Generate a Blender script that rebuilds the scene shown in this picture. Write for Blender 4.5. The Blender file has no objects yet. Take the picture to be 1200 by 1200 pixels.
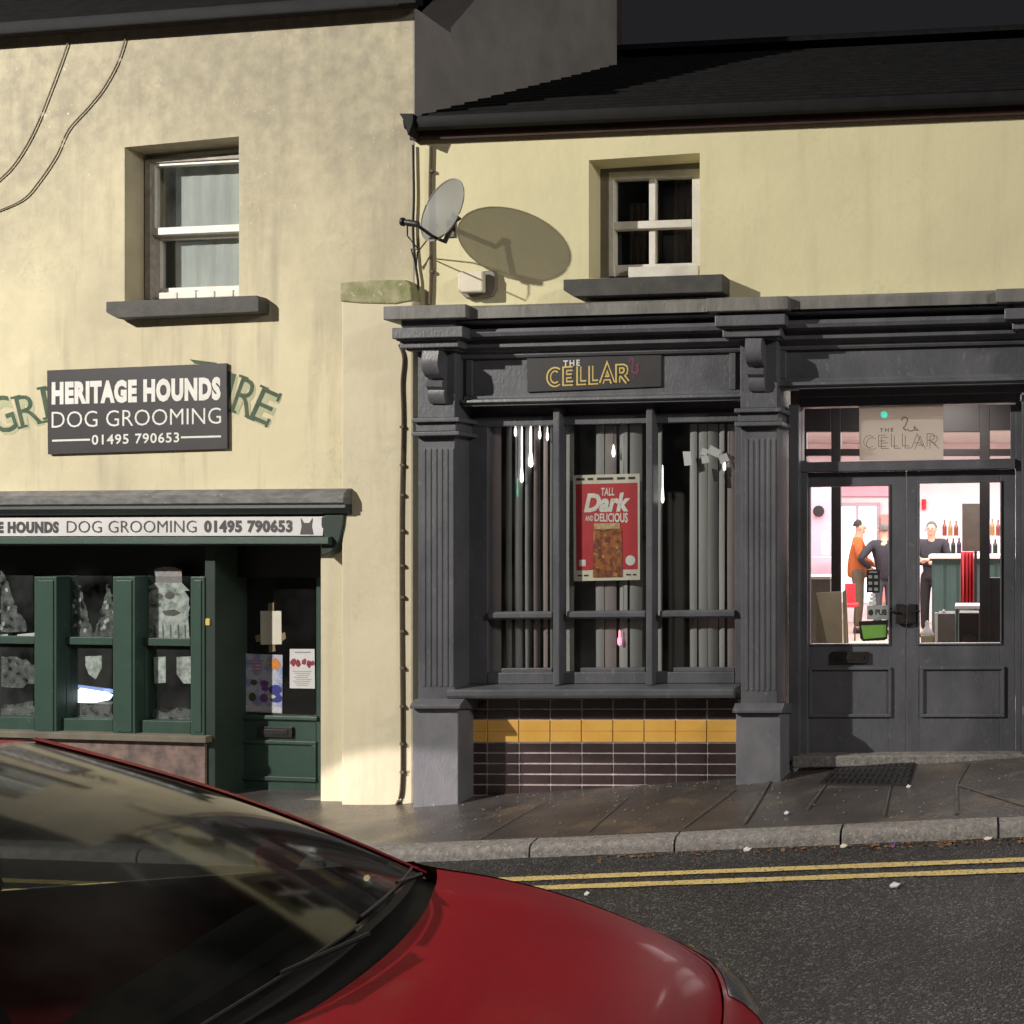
import bpy, bmesh, math, random
from mathutils import Vector, Matrix
random.seed(7)
SC = bpy.context.scene
COL = SC.collection
F, CU, CV, EZ = 1300.0, 1140.0, 620.0, 2.0      # focal length and axis measured on the photo, eye height
R_ = math.radians

# ------------------------------------------------------------------ helpers
class MB:
    def __init__(s): s.v, s.f, s.m = [], [], []
    def add(s, vs, fs, mi=0):
        o = len(s.v); s.v += [Vector(p) for p in vs]
        for f in fs: s.f.append([o + i for i in f]); s.m.append(mi)
    def quad(s, a, b, c, d, mi=0): s.add([a, b, c, d], [(0, 1, 2, 3)], mi)
    def prism(s, front, back, mi=0):
        n = len(front)
        s.add(list(front) + list(back), [tuple(range(n)), tuple(range(2*n-1, n-1, -1))] +
              [(i, n+i, n+(i+1) % n, (i+1) % n) for i in range(n)], mi)
    def box(s, x0, y0, z0, x1, y1, z1, mi=0):
        s.prism([(x0,y0,z0),(x1,y0,z0),(x1,y0,z1),(x0,y0,z1)], [(x0,y1,z0),(x1,y1,z0),(x1,y1,z1),(x0,y1,z1)], mi)
    def sweep(s, rows, closed=True, caps=True, mi=0):       # rows: list of rings
        n = len(rows[0]); o = len(s.v)
        for r in rows: s.v += [Vector(p) for p in r]
        for i in range(len(rows)-1):
            for j in range(n if closed else n-1):
                k = (j+1) % n
                s.f.append([o+i*n+j, o+i*n+k, o+(i+1)*n+k, o+(i+1)*n+j]); s.m.append(mi)
        if caps and closed:
            s.f.append([o+j for j in range(n)]); s.m.append(mi)
            s.f.append([o+(len(rows)-1)*n+j for j in reversed(range(n))]); s.m.append(mi)
    def tube(s, pts, r, n=8, mi=0):
        pts = [Vector(p) for p in pts]; rows = []
        rr = r if isinstance(r, (list, tuple)) else [r]*len(pts)
        for i, p in enumerate(pts):
            t = (pts[min(i+1, len(pts)-1)] - pts[max(i-1, 0)]).normalized()
            a = t.cross(Vector((0,0,1)) if abs(t.z) < .9 else Vector((1,0,0))).normalized(); b = t.cross(a)
            rows.append([p + a*math.cos(6.28318*k/n)*rr[i] + b*math.sin(6.28318*k/n)*rr[i] for k in range(n)])
        s.sweep(rows, mi=mi)
    def lathe(s, c, prof, axis=(0,0,1), n=20, mi=0):
        c = Vector(c); ax = Vector(axis).normalized()
        a = ax.cross(Vector((0,0,1)) if abs(ax.z) < .9 else Vector((1,0,0))).normalized(); b = ax.cross(a)
        s.sweep([[c + ax*h + (a*math.cos(6.28318*k/n) + b*math.sin(6.28318*k/n))*max(r, 1e-4) for k in range(n)] for r, h in prof], mi=mi)
    def grid(s, rows, mi=0): s.sweep(rows, closed=False, caps=False, mi=mi)

def T(name, label, cat, loc=(0,0,0), group=None):
    o = bpy.data.objects.new(name, None); COL.objects.link(o); o.empty_display_size = .1
    o.location = loc; o['label'] = label; o['category'] = cat
    if group: o['group'] = group
    return o
def wloc(o):
    v = Vector((0,0,0))
    while o: v = v + o.location; o = o.parent
    return v
def O(name, mb, mats, parent=None, smooth=False, bevel=0, origin=None, weld=False):
    base = wloc(parent) if parent else Vector((0,0,0))
    og = Vector(origin) if origin is not None else (base if parent else Vector((0,0,0)))
    me = bpy.data.meshes.new(name)
    me.from_pydata([p - og for p in mb.v], [], mb.f)
    for m in (mats if isinstance(mats, (list, tuple)) else [mats]): me.materials.append(m)
    for p, i in zip(me.polygons, mb.m): p.material_index = i
    bm = bmesh.new(); bm.from_mesh(me)
    if weld: bmesh.ops.remove_doubles(bm, verts=bm.verts, dist=1e-5)
    bmesh.ops.recalc_face_normals(bm, faces=bm.faces)
    bm.to_mesh(me); bm.free()
    if smooth:
        for p in me.polygons: p.use_smooth = True
        try: me.set_sharp_from_angle(angle=R_(smooth if smooth > 1 else 40))
        except Exception: pass
    o = bpy.data.objects.new(name, me); COL.objects.link(o)
    if parent: o.parent = parent
    o.location = og - base
    if bevel:
        b = o.modifiers.new('bevel', 'BEVEL'); b.width = bevel; b.segments = 2; b.limit_method = 'ANGLE'; b.angle_limit = R_(40)
    return o
def tag(o, label, cat, group=None):
    o['label'] = label; o['category'] = cat
    if group: o['group'] = group
    return o
def struct(o): o['kind'] = 'structure'; return o
def centre(mb):
    lo = Vector((min(p.x for p in mb.v), min(p.y for p in mb.v), min(p.z for p in mb.v)))
    hi = Vector((max(p.x for p in mb.v), max(p.y for p in mb.v), max(p.z for p in mb.v)))
    c = (lo+hi)/2; c.z = lo.z; return c
def single(name, mb, mats, label, cat, group=None, **k):
    return tag(O(name, mb, mats, origin=centre(mb), **k), label, cat, group)

# ------------------------------------------------------------------ materials
def mat(name, c1, c2=None, scale=6, rough=.7, bump=0, bscale=None, stretch=(1,1,1), metal=0, spec=.5, coat=0,
        lo=.35, hi=.65, rvar=0, c3=None, c3scale=30, c3lo=.62, c3hi=.7, alpha=None, emit=None, estr=0, bdist=.01, detail=6):
    m = bpy.data.materials.new(name); m.use_nodes = True
    N, L = m.node_tree.nodes, m.node_tree.links; b = N['Principled BSDF']
    b.inputs['Roughness'].default_value = rough; b.inputs['Metallic'].default_value = metal
    b.inputs['Specular IOR Level'].default_value = spec; b.inputs['Coat Weight'].default_value = coat
    b.inputs['Coat Roughness'].default_value = .06
    b.inputs['Base Color'].default_value = (*c1, 1)
    if alpha is not None: b.inputs['Alpha'].default_value = alpha
    if emit: b.inputs['Emission Color'].default_value = (*emit, 1); b.inputs['Emission Strength'].default_value = estr
    g = N.new('ShaderNodeNewGeometry'); mp = N.new('ShaderNodeMapping'); mp.inputs['Scale'].default_value = stretch
    L.new(g.outputs['Position'], mp.inputs['Vector'])
    def noise(sc, det=detail, off=0):
        n = N.new('ShaderNodeTexNoise'); n.inputs['Scale'].default_value = sc; n.inputs['Detail'].default_value = det
        n.inputs['Roughness'].default_value = .6
        if off:
            ad = N.new('ShaderNodeVectorMath'); ad.inputs[1].default_value = (off,)*3
            L.new(mp.outputs[0], ad.inputs[0]); L.new(ad.outputs[0], n.inputs['Vector'])
        else: L.new(mp.outputs[0], n.inputs['Vector'])
        return n
    def ramp(src, a, z):
        r = N.new('ShaderNodeMapRange'); r.inputs[1].default_value = a; r.inputs[2].default_value = z; r.clamp = True
        L.new(src, r.inputs[0]); return r.outputs[0]
    def mix(f, a, z):
        x = N.new('ShaderNodeMix'); x.data_type = 'RGBA'
        L.new(f, x.inputs[0])
        for s, i in ((a, 6), (z, 7)):
            if isinstance(s, tuple): x.inputs[i].default_value = (*s, 1)
            else: L.new(s, x.inputs[i])
        return x.outputs[2]
    m['_'] = 0
    if c2:
        n = noise(scale); f = ramp(n.outputs['Fac'], lo, hi); out = mix(f, c1, c2)
        if c3:
            n3 = noise(c3scale, 4, 3.7); out = mix(ramp(n3.outputs['Fac'], c3lo, c3hi), out, c3)
        L.new(out, b.inputs['Base Color'])
        if rvar:
            r = N.new('ShaderNodeMapRange'); r.inputs[3].default_value = rough - rvar; r.inputs[4].default_value = rough + rvar
            L.new(n.outputs['Fac'], r.inputs[0]); L.new(r.outputs[0], b.inputs['Roughness'])
    if bump:
        nb = noise(bscale or scale*4, 5, 1.3); bp = N.new('ShaderNodeBump'); bp.inputs['Strength'].default_value = bump
        bp.inputs['Distance'].default_value = bdist
        L.new(nb.outputs['Fac'], bp.inputs['Height']); L.new(bp.outputs['Normal'], b.inputs['Normal'])
    m.node_tree.nodes  # keep
    return m
def glass(name, tint=(1,1,1), ior=1.45, rough=0.0, dirt=0, dirtcol=(.3,.3,.3)):
    m = bpy.data.materials.new(name); m.use_nodes = True; N, L = m.node_tree.nodes, m.node_tree.links
    N.remove(N['Principled BSDF']); out = N['Material Output']
    t = N.new('ShaderNodeBsdfTransparent'); t.inputs[0].default_value = (*tint, 1)
    g = N.new('ShaderNodeBsdfGlossy'); g.inputs['Roughness'].default_value = rough
    fr = N.new('ShaderNodeFresnel'); gb = N.new('ShaderNodeNewGeometry'); mi_ = N.new('ShaderNodeMapRange')
    mi_.inputs[3].default_value = ior; mi_.inputs[4].default_value = 1/ior; L.new(gb.outputs['Backfacing'], mi_.inputs[0]); L.new(mi_.outputs[0], fr.inputs[0])
    mx = N.new('ShaderNodeMixShader'); L.new(fr.outputs[0], mx.inputs[0]); L.new(t.outputs[0], mx.inputs[1]); L.new(g.outputs[0], mx.inputs[2])
    src = mx.outputs[0]
    if dirt:
        d = N.new('ShaderNodeBsdfDiffuse'); d.inputs[0].default_value = (*dirtcol, 1)
        n = N.new('ShaderNodeTexNoise'); n.inputs['Scale'].default_value = 3; n.inputs['Detail'].default_value = 8
        ge = N.new('ShaderNodeNewGeometry'); L.new(ge.outputs['Position'], n.inputs['Vector'])
        r = N.new('ShaderNodeMapRange'); r.inputs[1].default_value = .35; r.inputs[2].default_value = .8; r.inputs[4].default_value = dirt
        L.new(n.outputs['Fac'], r.inputs[0])
        m2 = N.new('ShaderNodeMixShader'); L.new(r.outputs[0], m2.inputs[0]); L.new(src, m2.inputs[1]); L.new(d.outputs[0], m2.inputs[2]); src = m2.outputs[0]
    L.new(src, out.inputs[0]); return m
def emis(name, c, s):
    m = bpy.data.materials.new(name); m.use_nodes = True; b = m.node_tree.nodes['Principled BSDF']
    b.inputs['Base Color'].default_value = (*c, 1); b.inputs['Emission Color'].default_value = (*c, 1); b.inputs['Emission Strength'].default_value = s
    return m

def render_wall(name, base, grime, algae, gl, gh, streak=.5, chips=None, grime_cutoff=None):
    """painted render: broad grime patches, vertical runs, algae specks and fine sand bump"""
    m = bpy.data.materials.new(name); m.use_nodes = True; N, L = m.node_tree.nodes, m.node_tree.links; b = N['Principled BSDF']
    b.inputs['Roughness'].default_value = .85; b.inputs['Specular IOR Level'].default_value = .25
    g = N.new('ShaderNodeNewGeometry')
    def noise(sc, st=(1,1,1), det=7, off=0, ro=.6):
        mp = N.new('ShaderNodeMapping'); mp.inputs['Scale'].default_value = st; mp.inputs['Location'].default_value = (off, off*.7, off*1.3)
        L.new(g.outputs['Position'], mp.inputs['Vector'])
        n = N.new('ShaderNodeTexNoise'); n.inputs['Scale'].default_value = sc; n.inputs['Detail'].default_value = det; n.inputs['Roughness'].default_value = ro
        L.new(mp.outputs[0], n.inputs['Vector']); return n.outputs['Fac']
    def rg(s, a, z, o0=0, o1=1):
        r = N.new('ShaderNodeMapRange'); r.inputs[1].default_value = a; r.inputs[2].default_value = z; r.inputs[3].default_value = o0; r.inputs[4].default_value = o1
        L.new(s, r.inputs[0]); return r.outputs[0]
    def mul(a, z):
        x = N.new('ShaderNodeMath'); x.operation = 'MULTIPLY'; L.new(a, x.inputs[0])
        if isinstance(z, float): x.inputs[1].default_value = z
        else: L.new(z, x.inputs[1])
        return x.outputs[0]
    def mix(f, a, z):
        x = N.new('ShaderNodeMix'); x.data_type = 'RGBA'; L.new(f, x.inputs[0])
        for s, i in ((a, 6), (z, 7)):
            if isinstance(s, tuple): x.inputs[i].default_value = (*s, 1)
            else: L.new(s, x.inputs[i])
        return x.outputs[2]
    c = mix(rg(noise(1.1), .3, .7), base, tuple(k*.9 for k in base))
    c = mix(mul(rg(noise(.55, off=gl), gl and .42 or .5, .66), gh), c, grime)
    c = mix(mul(rg(noise(3.2, (2.2, 2.2, .22), off=5), .52, .75), streak), c, grime)
    c = mix(mul(mul(rg(noise(26, det=4, off=2), .5, .68), rg(noise(1.3, off=8), .5, .75)), .4), c, algae)
    if grime_cutoff:      # upper-wall grime with the lamp's cutoff painted in, ragged lower edge
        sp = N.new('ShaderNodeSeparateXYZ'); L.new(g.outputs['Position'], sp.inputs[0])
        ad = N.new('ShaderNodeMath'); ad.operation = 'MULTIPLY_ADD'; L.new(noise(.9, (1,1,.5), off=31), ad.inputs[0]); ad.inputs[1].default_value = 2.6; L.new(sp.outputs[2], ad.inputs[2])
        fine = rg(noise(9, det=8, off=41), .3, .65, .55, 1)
        c = mix(mul(mul(rg(ad.outputs[0], grime_cutoff[0], grime_cutoff[1]), fine), grime_cutoff[2]), c, grime)
    if chips: c = mix(mul(rg(noise(40, det=3, off=12), .66, .7), rg(noise(1.7, off=21), .5, .62)), c, chips)
    L.new(c, b.inputs['Base Color'])
    bp = N.new('ShaderNodeBump'); bp.inputs['Strength'].default_value = .42; bp.inputs['Distance'].default_value = .005
    L.new(noise(38, det=6, off=3), bp.inputs['Height'])
    b2 = N.new('ShaderNodeBump'); b2.inputs['Strength'].default_value = .22; b2.inputs['Distance'].default_value = .05
    L.new(noise(2.4, det=3, off=4), b2.inputs['Height']); L.new(bp.outputs[0], b2.inputs['Normal']); L.new(b2.outputs[0], b.inputs['Normal'])
    return m

M = {}
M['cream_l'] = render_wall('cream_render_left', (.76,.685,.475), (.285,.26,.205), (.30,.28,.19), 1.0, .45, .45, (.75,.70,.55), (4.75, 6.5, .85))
M['cream_r'] = render_wall('cream_render_right', (.80,.74,.475), (.58,.54,.35), (.36,.38,.20), 3.0, .3, .42)
M['pier'] = render_wall('cream_render_pier', (.75,.685,.50), (.50,.44,.32), (.32,.32,.20), 6.0, .35, .4)
M['moss'] = mat('mossy_stone', (.42,.38,.25), (.22,.24,.10), 9, .95, .6, 40, c3=(.62,.56,.42), c3scale=20)
M['slate'] = mat('slate', (.009,.009,.010), (.015,.015,.016), 9, .8, .4, 30, spec=.08)
M['gutter'] = mat('black_gutter', (.010,.010,.011), (.016,.016,.018), 8, .6, spec=.15)
M['soffit'] = mat('brown_soffit', (.07,.032,.022), (.045,.022,.018), 10, .7)
M['gable'] = mat('grey_render', (.36,.34,.32), (.27,.26,.25), 2, .9, .4, 40)
M['chim'] = mat('dark_brick', (.05,.042,.04), (.08,.07,.066), 14, .9, .5)
M['pub'] = mat('charcoal_paint', (.098,.102,.116), (.138,.142,.158), 4, .40, .28, 45, c3=(.23,.23,.235), c3scale=26, c3lo=.62, c3hi=.80, stretch=(1,1,.55), rvar=.08)
M['pub_plinth'] = mat('worn_charcoal_paint', (.15,.153,.175), (.20,.20,.22), 7, .6, .2, 60, c3=(.30,.29,.28), c3scale=16, c3lo=.68, c3hi=.72, stretch=(1,1,.6))
M['lead'] = mat('lead_flashing', (.24,.235,.22), (.13,.128,.122), 7, .6, .3, 30, c3=(.30,.28,.24), c3scale=18, stretch=(1,1,.3))
M['white'] = mat('white_gloss_paint', (.78,.76,.70), (.66,.63,.56), 9, .45, .1, 60, c3=(.42,.37,.30), c3scale=38, c3lo=.67, c3hi=.73)
M['sill'] = mat('slate_sill', (.045,.045,.042), (.075,.072,.066), 9, .7, .3, 40)
M['revl'] = mat('dull_reveal_paint', (.20,.18,.14), (.14,.125,.10), 4, .9, .3, 40)
M['tile_d'] = mat('brown_glazed_tile', (.040,.026,.028), (.058,.040,.042), 5, .22, .05, 10, rvar=.06)
M['tile_y'] = mat('yellow_glazed_tile', (.86,.50,.12), (.78,.43,.09), 6, .25, .05, 10, rvar=.06)
M['grout'] = mat('grout', (.55,.49,.47), (.38,.34,.33), 20, .95)
M['green'] = mat('green_paint', (.042,.085,.066), (.032,.067,.053), 4, .45, .15, 40, c3=(.10,.135,.12), c3scale=26, c3lo=.64, c3hi=.75, rvar=.1)
M['dkgreen'] = mat('dark_green_paint', (.018,.035,.028), (.026,.046,.038), 5, .55, .1, 40)
M['black'] = mat('black_plastic', (.012,.012,.013), None, rough=.5)
M['iron'] = mat('black_iron', (.015,.014,.015), (.028,.026,.026), 20, .45, .2, 60)
M['board'] = mat('dark_sign_board', (.026,.024,.029), (.034,.031,.036), 5, .55)
M['pubboard'] = mat('black_sign_board', (.022,.021,.024), (.03,.028,.031), 6, .5)
M['letter'] = mat('white_letters', (.80,.79,.76), (.70,.69,.66), 12, .6)
M['strip'] = mat('white_banner', (.62,.61,.62), (.54,.53,.54), 5, .5)
M['dktext'] = mat('charcoal_letters', (.03,.03,.033), None, rough=.6)
M['yellowt'] = mat('yellow_letters', (.75,.55,.13), (.70,.52,.16), 9, .5)
M['pinkt'] = mat('pink_print', (.16,.03,.055), None, rough=.5)
M['oldgreen'] = mat('faded_green_lettering', (.05,.09,.055), (.10,.13,.08), 12, .85)
M['oldpale'] = mat('pale_green_lettering', (.40,.44,.27), (.52,.50,.34), 12, .85)
M['asphalt'] = None
M['pave'] = None
M['kerb'] = mat('granite_kerb', (.30,.28,.265), (.17,.155,.15), 26, .7, .7, 60, c3=(.42,.40,.37), c3scale=60, c3lo=.58, c3hi=.66)
M['yline'] = mat('yellow_road_paint', (.74,.56,.20), (.62,.48,.20), 16, .7, .3, 90, c3=(.10,.08,.06), c3scale=60, c3lo=.55, c3hi=.64)
M['carpaint'] = mat('red_car_paint', (.31,.005,.016), (.27,.004,.014), 3, .5, coat=.09, spec=.2, c3=(.27,.022,.026), c3scale=5, c3lo=.6, c3hi=.72)
M['carpaint'].node_tree.nodes['Principled BSDF'].inputs['Coat Roughness'].default_value = .10
M['tyre'] = mat('tyre_rubber', (.02,.02,.02), None, rough=.85)
M['alloy'] = mat('wheel_alloy', (.45,.45,.47), None, rough=.3, metal=1)
M['chrome'] = mat('chrome', (.8,.8,.8), None, rough=.12, metal=1)
M['seat'] = mat('car_seat_cloth', (.03,.03,.032), None, rough=.9)
M['cglass'] = glass('car_glass', (.30,.32,.31), 1.58, .075, .085, (.40,.40,.36))
M['sideglass'] = glass('tinted_glass', (.25,.27,.26), 1.5)
M['lens'] = glass('lamp_lens', (.8,.8,.8), 1.5)
M['glass'] = glass('window_glass', (.96,.97,.96), 1.36, 0, .03)
M['dirtyglass'] = glass('dirty_window_glass', (.94,.95,.95), 1.4, 0, .10, (.30,.32,.32))
M['doorglass'] = glass('clean_door_glass', (.93,.93,.93), 1.3)
M['blind'] = mat('grey_blind_fabric', (.36,.36,.365), (.29,.29,.295), 2, .85, .1, 60, stretch=(3,3,.4))
M['blind2'] = mat('pale_blind_fabric', (.40,.40,.41), (.30,.30,.305), 2, .85, .1, 60, stretch=(3,3,.4))
M['blind3'] = mat('pink_lit_blind', (.30,.235,.24), (.24,.22,.225), 1.5, .85, .1, 60, stretch=(3,3,.4))  # pinkish light from the bar put into the slat colour
M['net'] = mat('net_curtain', (.52,.55,.53), (.44,.47,.455), 2.5, .9, .3, 8, stretch=(6,6,.5))
M['curt'] = mat('brown_curtain', (.11,.075,.05), (.075,.05,.035), 5, .9, .2, 20, stretch=(6,6,.5))
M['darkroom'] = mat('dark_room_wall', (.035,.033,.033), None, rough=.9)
M['fabricbox'] = mat('alarm_plastic', (.78,.72,.58), (.70,.64,.5), 9, .5)
M['dish'] = None
M['cable'] = mat('black_cable', (.02,.018,.016), None, rough=.6)
M['bcable'] = mat('weathered_cable', (.12,.09,.065), (.16,.12,.09), 20, .8)
M['wcable'] = mat('faded_wall_cable', (.20,.165,.12), (.26,.22,.16), 20, .8)
M['paper'] = mat('paper', (.74,.71,.62), (.68,.64,.55), 8, .8)
M['paperw'] = mat('white_paper', (.74,.74,.76), (.66,.66,.68), 8, .7)
M['pinkwall'] = mat('pink_white_wall', (.82,.70,.72), (.76,.64,.66), 2, .8)
M['pinkband'] = mat('pink_wall_band', (.80,.42,.50), (.74,.38,.45), 2, .8)
M['hallfloor'] = mat('pale_wood_floor', (.52,.42,.36), (.42,.33,.28), 4, .5, stretch=(1,6,1))
M['ceil'] = mat('hall_ceiling', (.45,.42,.38), (.40,.37,.34), 2, .85)
M['dkframe'] = mat('dark_inner_frame', (.022,.02,.022), (.03,.028,.03), 6, .5)
M['teal'] = mat('teal_bar_front', (.035,.075,.066), (.028,.06,.054), 5, .6, stretch=(6,6,.6))
M['bartop'] = mat('pale_bar_top', (.75,.72,.68), None, rough=.4)
M['red'] = mat('red_cloth', (.62,.03,.045), (.45,.02,.03), 6, .8, .2, 20, stretch=(6,6,.5))
M['brownb'] = mat('brown_board', (.10,.085,.07), (.13,.11,.09), 6, .8)
M['greyb'] = mat('grey_cabinet', (.13,.13,.12), (.10,.10,.095), 6, .7)
M['beige'] = mat('beige_board', (.33,.29,.20), (.28,.25,.17), 6, .8)
M['greenp'] = mat('green_notice', (.16,.36,.06), (.20,.42,.08), 12, .6)
M['skin'] = mat('skin', (.52,.30,.22), (.48,.27,.19), 8, .6)
M['hair'] = mat('dark_hair', (.02,.016,.013), None, rough=.8)
M['grhair'] = mat('grey_cropped_hair', (.10,.09,.085), None, rough=.8)
M['orange'] = mat('orange_jumper', (.40,.11,.025), (.33,.09,.02), 12, .9)
M['khaki'] = mat('khaki_trousers', (.11,.088,.055), (.09,.072,.045), 12, .9)
M['navy'] = mat('dark_jacket', (.010,.009,.014), (.018,.016,.022), 12, .8)
M['jeans'] = mat('grey_jeans', (.06,.065,.08), (.045,.05,.065), 12, .9)
M['dktrous'] = mat('dark_trousers', (.010,.010,.011), None, rough=.85)
M['leaf'] = mat('brown_leaf', (.20,.09,.04), (.28,.15,.07), 20, .8)
M['purple'] = mat('purple_foil', (.30,.12,.60), None, rough=.25, metal=.6)
M['bulb'] = emis('lit_sliver', (1,.97,.93), 2.2)
M['pink_glow'] = emis('lit_pink_sliver', (1,.35,.5), 1.5)
M['teal_glow'] = emis('lit_teal_glint', (.10,.85,.62), .8)
M['lamp'] = emis('lit_headlight_glint', (.95,.97,1), 3.0)  # glow of the added reflection shape in the shop window
M['brightpane'] = emis('lit_far_room', (1,.96,.97), 1.1)

def perforated():
    m = bpy.data.materials.new('perforated_grey_dish'); m.use_nodes = True; N, L = m.node_tree.nodes, m.node_tree.links
    b = N['Principled BSDF']; b.inputs['Base Color'].default_value = (.21,.215,.21,1); b.inputs['Roughness'].default_value = .6
    t = N.new('ShaderNodeBsdfTransparent'); mx = N.new('ShaderNodeMixShader'); mx.inputs[0].default_value = .88
    L.new(t.outputs[0], mx.inputs[1]); L.new(b.outputs[0], mx.inputs[2]); L.new(mx.outputs[0], N['Material Output'].inputs[0])
    return m
M['dish'] = perforated()
def sheet():
    m = mat('translucent_sheet', (.70,.67,.62), (.64,.61,.57), 5, .6); N, L = m.node_tree.nodes, m.node_tree.links
    t = N.new('ShaderNodeBsdfTranslucent'); t.inputs[0].default_value = (.9,.86,.80,1); mx = N.new('ShaderNodeMixShader'); mx.inputs[0].default_value = .6
    L.new(N['Principled BSDF'].outputs[0], mx.inputs[1]); L.new(t.outputs[0], mx.inputs[2]); L.new(mx.outputs[0], N['Material Output'].inputs[0]); return m
M['sheet'] = sheet()
def asphalt():
    m = bpy.data.materials.new('asphalt'); m.use_nodes = True; N, L = m.node_tree.nodes, m.node_tree.links; b = N['Principled BSDF']
    g = N.new('ShaderNodeNewGeometry'); v = N.new('ShaderNodeTexVoronoi'); v.inputs['Scale'].default_value = 100
    n0 = N.new('ShaderNodeTexNoise'); n0.inputs['Scale'].default_value = 30; n0.inputs['Detail'].default_value = 4
    ad = N.new('ShaderNodeVectorMath'); ad.operation = 'MULTIPLY_ADD'; L.new(n0.outputs['Color'], ad.inputs[0]); ad.inputs[1].default_value = (.02,)*3
    L.new(g.outputs['Position'], n0.inputs['Vector']); L.new(g.outputs['Position'], ad.inputs[2]); L.new(ad.outputs[0], v.inputs['Vector'])
    cr = N.new('ShaderNodeValToRGB'); e = cr.color_ramp.elements
    e[0].color = (.026,.025,.026,1); e[1].position = .95; e[1].color = (.21,.20,.195,1)
    k = e.new(.55); k.color = (.042,.040,.041,1); k = e.new(.82); k.color = (.068,.065,.065,1)
    sp = N.new('ShaderNodeSeparateColor'); L.new(v.outputs['Color'], sp.inputs[0]); L.new(sp.outputs[0], cr.inputs[0])
    n = N.new('ShaderNodeTexNoise'); n.inputs['Scale'].default_value = 1.2; n.inputs['Detail'].default_value = 6; L.new(g.outputs['Position'], n.inputs['Vector'])
    mr = N.new('ShaderNodeMapRange'); mr.inputs[1].default_value = .3; mr.inputs[2].default_value = .7; mr.inputs[3].default_value = .42; mr.inputs[4].default_value = .92; L.new(n.outputs['Fac'], mr.inputs[0])
    mu = N.new('ShaderNodeVectorMath'); mu.operation = 'SCALE'; L.new(cr.outputs[0], mu.inputs[0]); L.new(mr.outputs[0], mu.inputs['Scale']); L.new(mu.outputs[0], b.inputs['Base Color'])
    b.inputs['Roughness'].default_value = .5
    bp = N.new('ShaderNodeBump'); bp.inputs['Strength'].default_value = .9; bp.inputs['Distance'].default_value = .008; L.new(v.outputs['Distance'], bp.inputs['Height']); bp.invert = True
    L.new(bp.outputs[0], b.inputs['Normal']); return m
M['asphalt'] = asphalt()
M['pave'] = mat('wet_paving', (.110,.098,.094), (.060,.054,.053), 1.7, .30, .5, 45, c3=(.15,.12,.092), c3scale=2.6, c3lo=.52, c3hi=.66, rvar=.16)

# ------------------------------------------------------------------ facade planes
class Wall:
    def __init__(s, D0, sl, k, v0):
        s.n_ = math.hypot(1, sl); s.O = Vector((0, D0, 0)); s.t = Vector((1, -sl, 0))/s.n_; s.n = Vector((-sl, -1, 0))/s.n_; s.k, s.v0 = k, v0
    def A(s, u, b=0):
        k = (u-CU)/F
        return (k*(s.O.y + b*s.n.y) - b*s.n.x) / (s.t.x - k*s.t.y)
    def pt(s, a, b, v=None, z=None):
        p = s.O + s.t*a + s.n*b
        p.z = EZ + (CV-v)/F*p.y if z is None else z
        return p
    def P(s, u, v, b=0): return s.pt(s.A(u, b), b, v)
    def vs(s, v, u, ur): return v + s.k*(v - s.v0)*(u-ur)
    def poly(s, mb, px, b0, b1, mi=0):                       # outline read on the front face b1, solid back to b0
        fr = [s.P(u, v, b1) for u, v in px]
        mb.prism(fr, [p + s.n*(b0-b1) for p in fr], mi)
    def rect(s, mb, u0, u1, v0, v1, b0, b1, ur=None, mi=0):
        if ur is None: ur = (u0+u1)/2
        s.poly(mb, [(u0, s.vs(v0,u0,ur)), (u1, s.vs(v0,u1,ur)), (u1, s.vs(v1,u1,ur)), (u0, s.vs(v1,u0,ur))], b0, b1, mi)
    def mould(s, mb, u0, u1, prof, ur, bm=None, mi=0):        # prof: (b, v at ur) ring swept along the wall
        bm = max(b for b, _ in prof) if bm is None else bm
        rows = []
        for u in (u0, u1):
            a = s.A(u, bm); rows.append([s.pt(a, b, s.vs(v, u, ur)) for b, v in prof])
        mb.sweep(rows, mi=mi)
    def slab(s, mb, a0, a1, z0, z1, b0, b1, mi=0):
        f = [s.pt(a, b1, z=z) for a, z in ((a0,z0),(a1,z0),(a1,z1),(a0,z1))]
        mb.prism(f, [p + s.n*(b0-b1) for p in f], mi)
    def quadmap(s, q, b):
        (x0,y0),(x1,y1),(x2,y2),(x3,y3) = q                  # TL TR BR BL
        def f(a, t, db=0):
            u = (x0*(1-a)+x1*a)*(1-t) + (x3*(1-a)+x2*a)*t; v = (y0*(1-a)+y1*a)*(1-t) + (y3*(1-a)+y2*a)*t
            return s.P(u, v, b+db)
        return f
RW = Wall(7.7947, .083, 6.0e-5, 850)
LW = Wall(7.4950, .156, 1.2e-4, 640)

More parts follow.
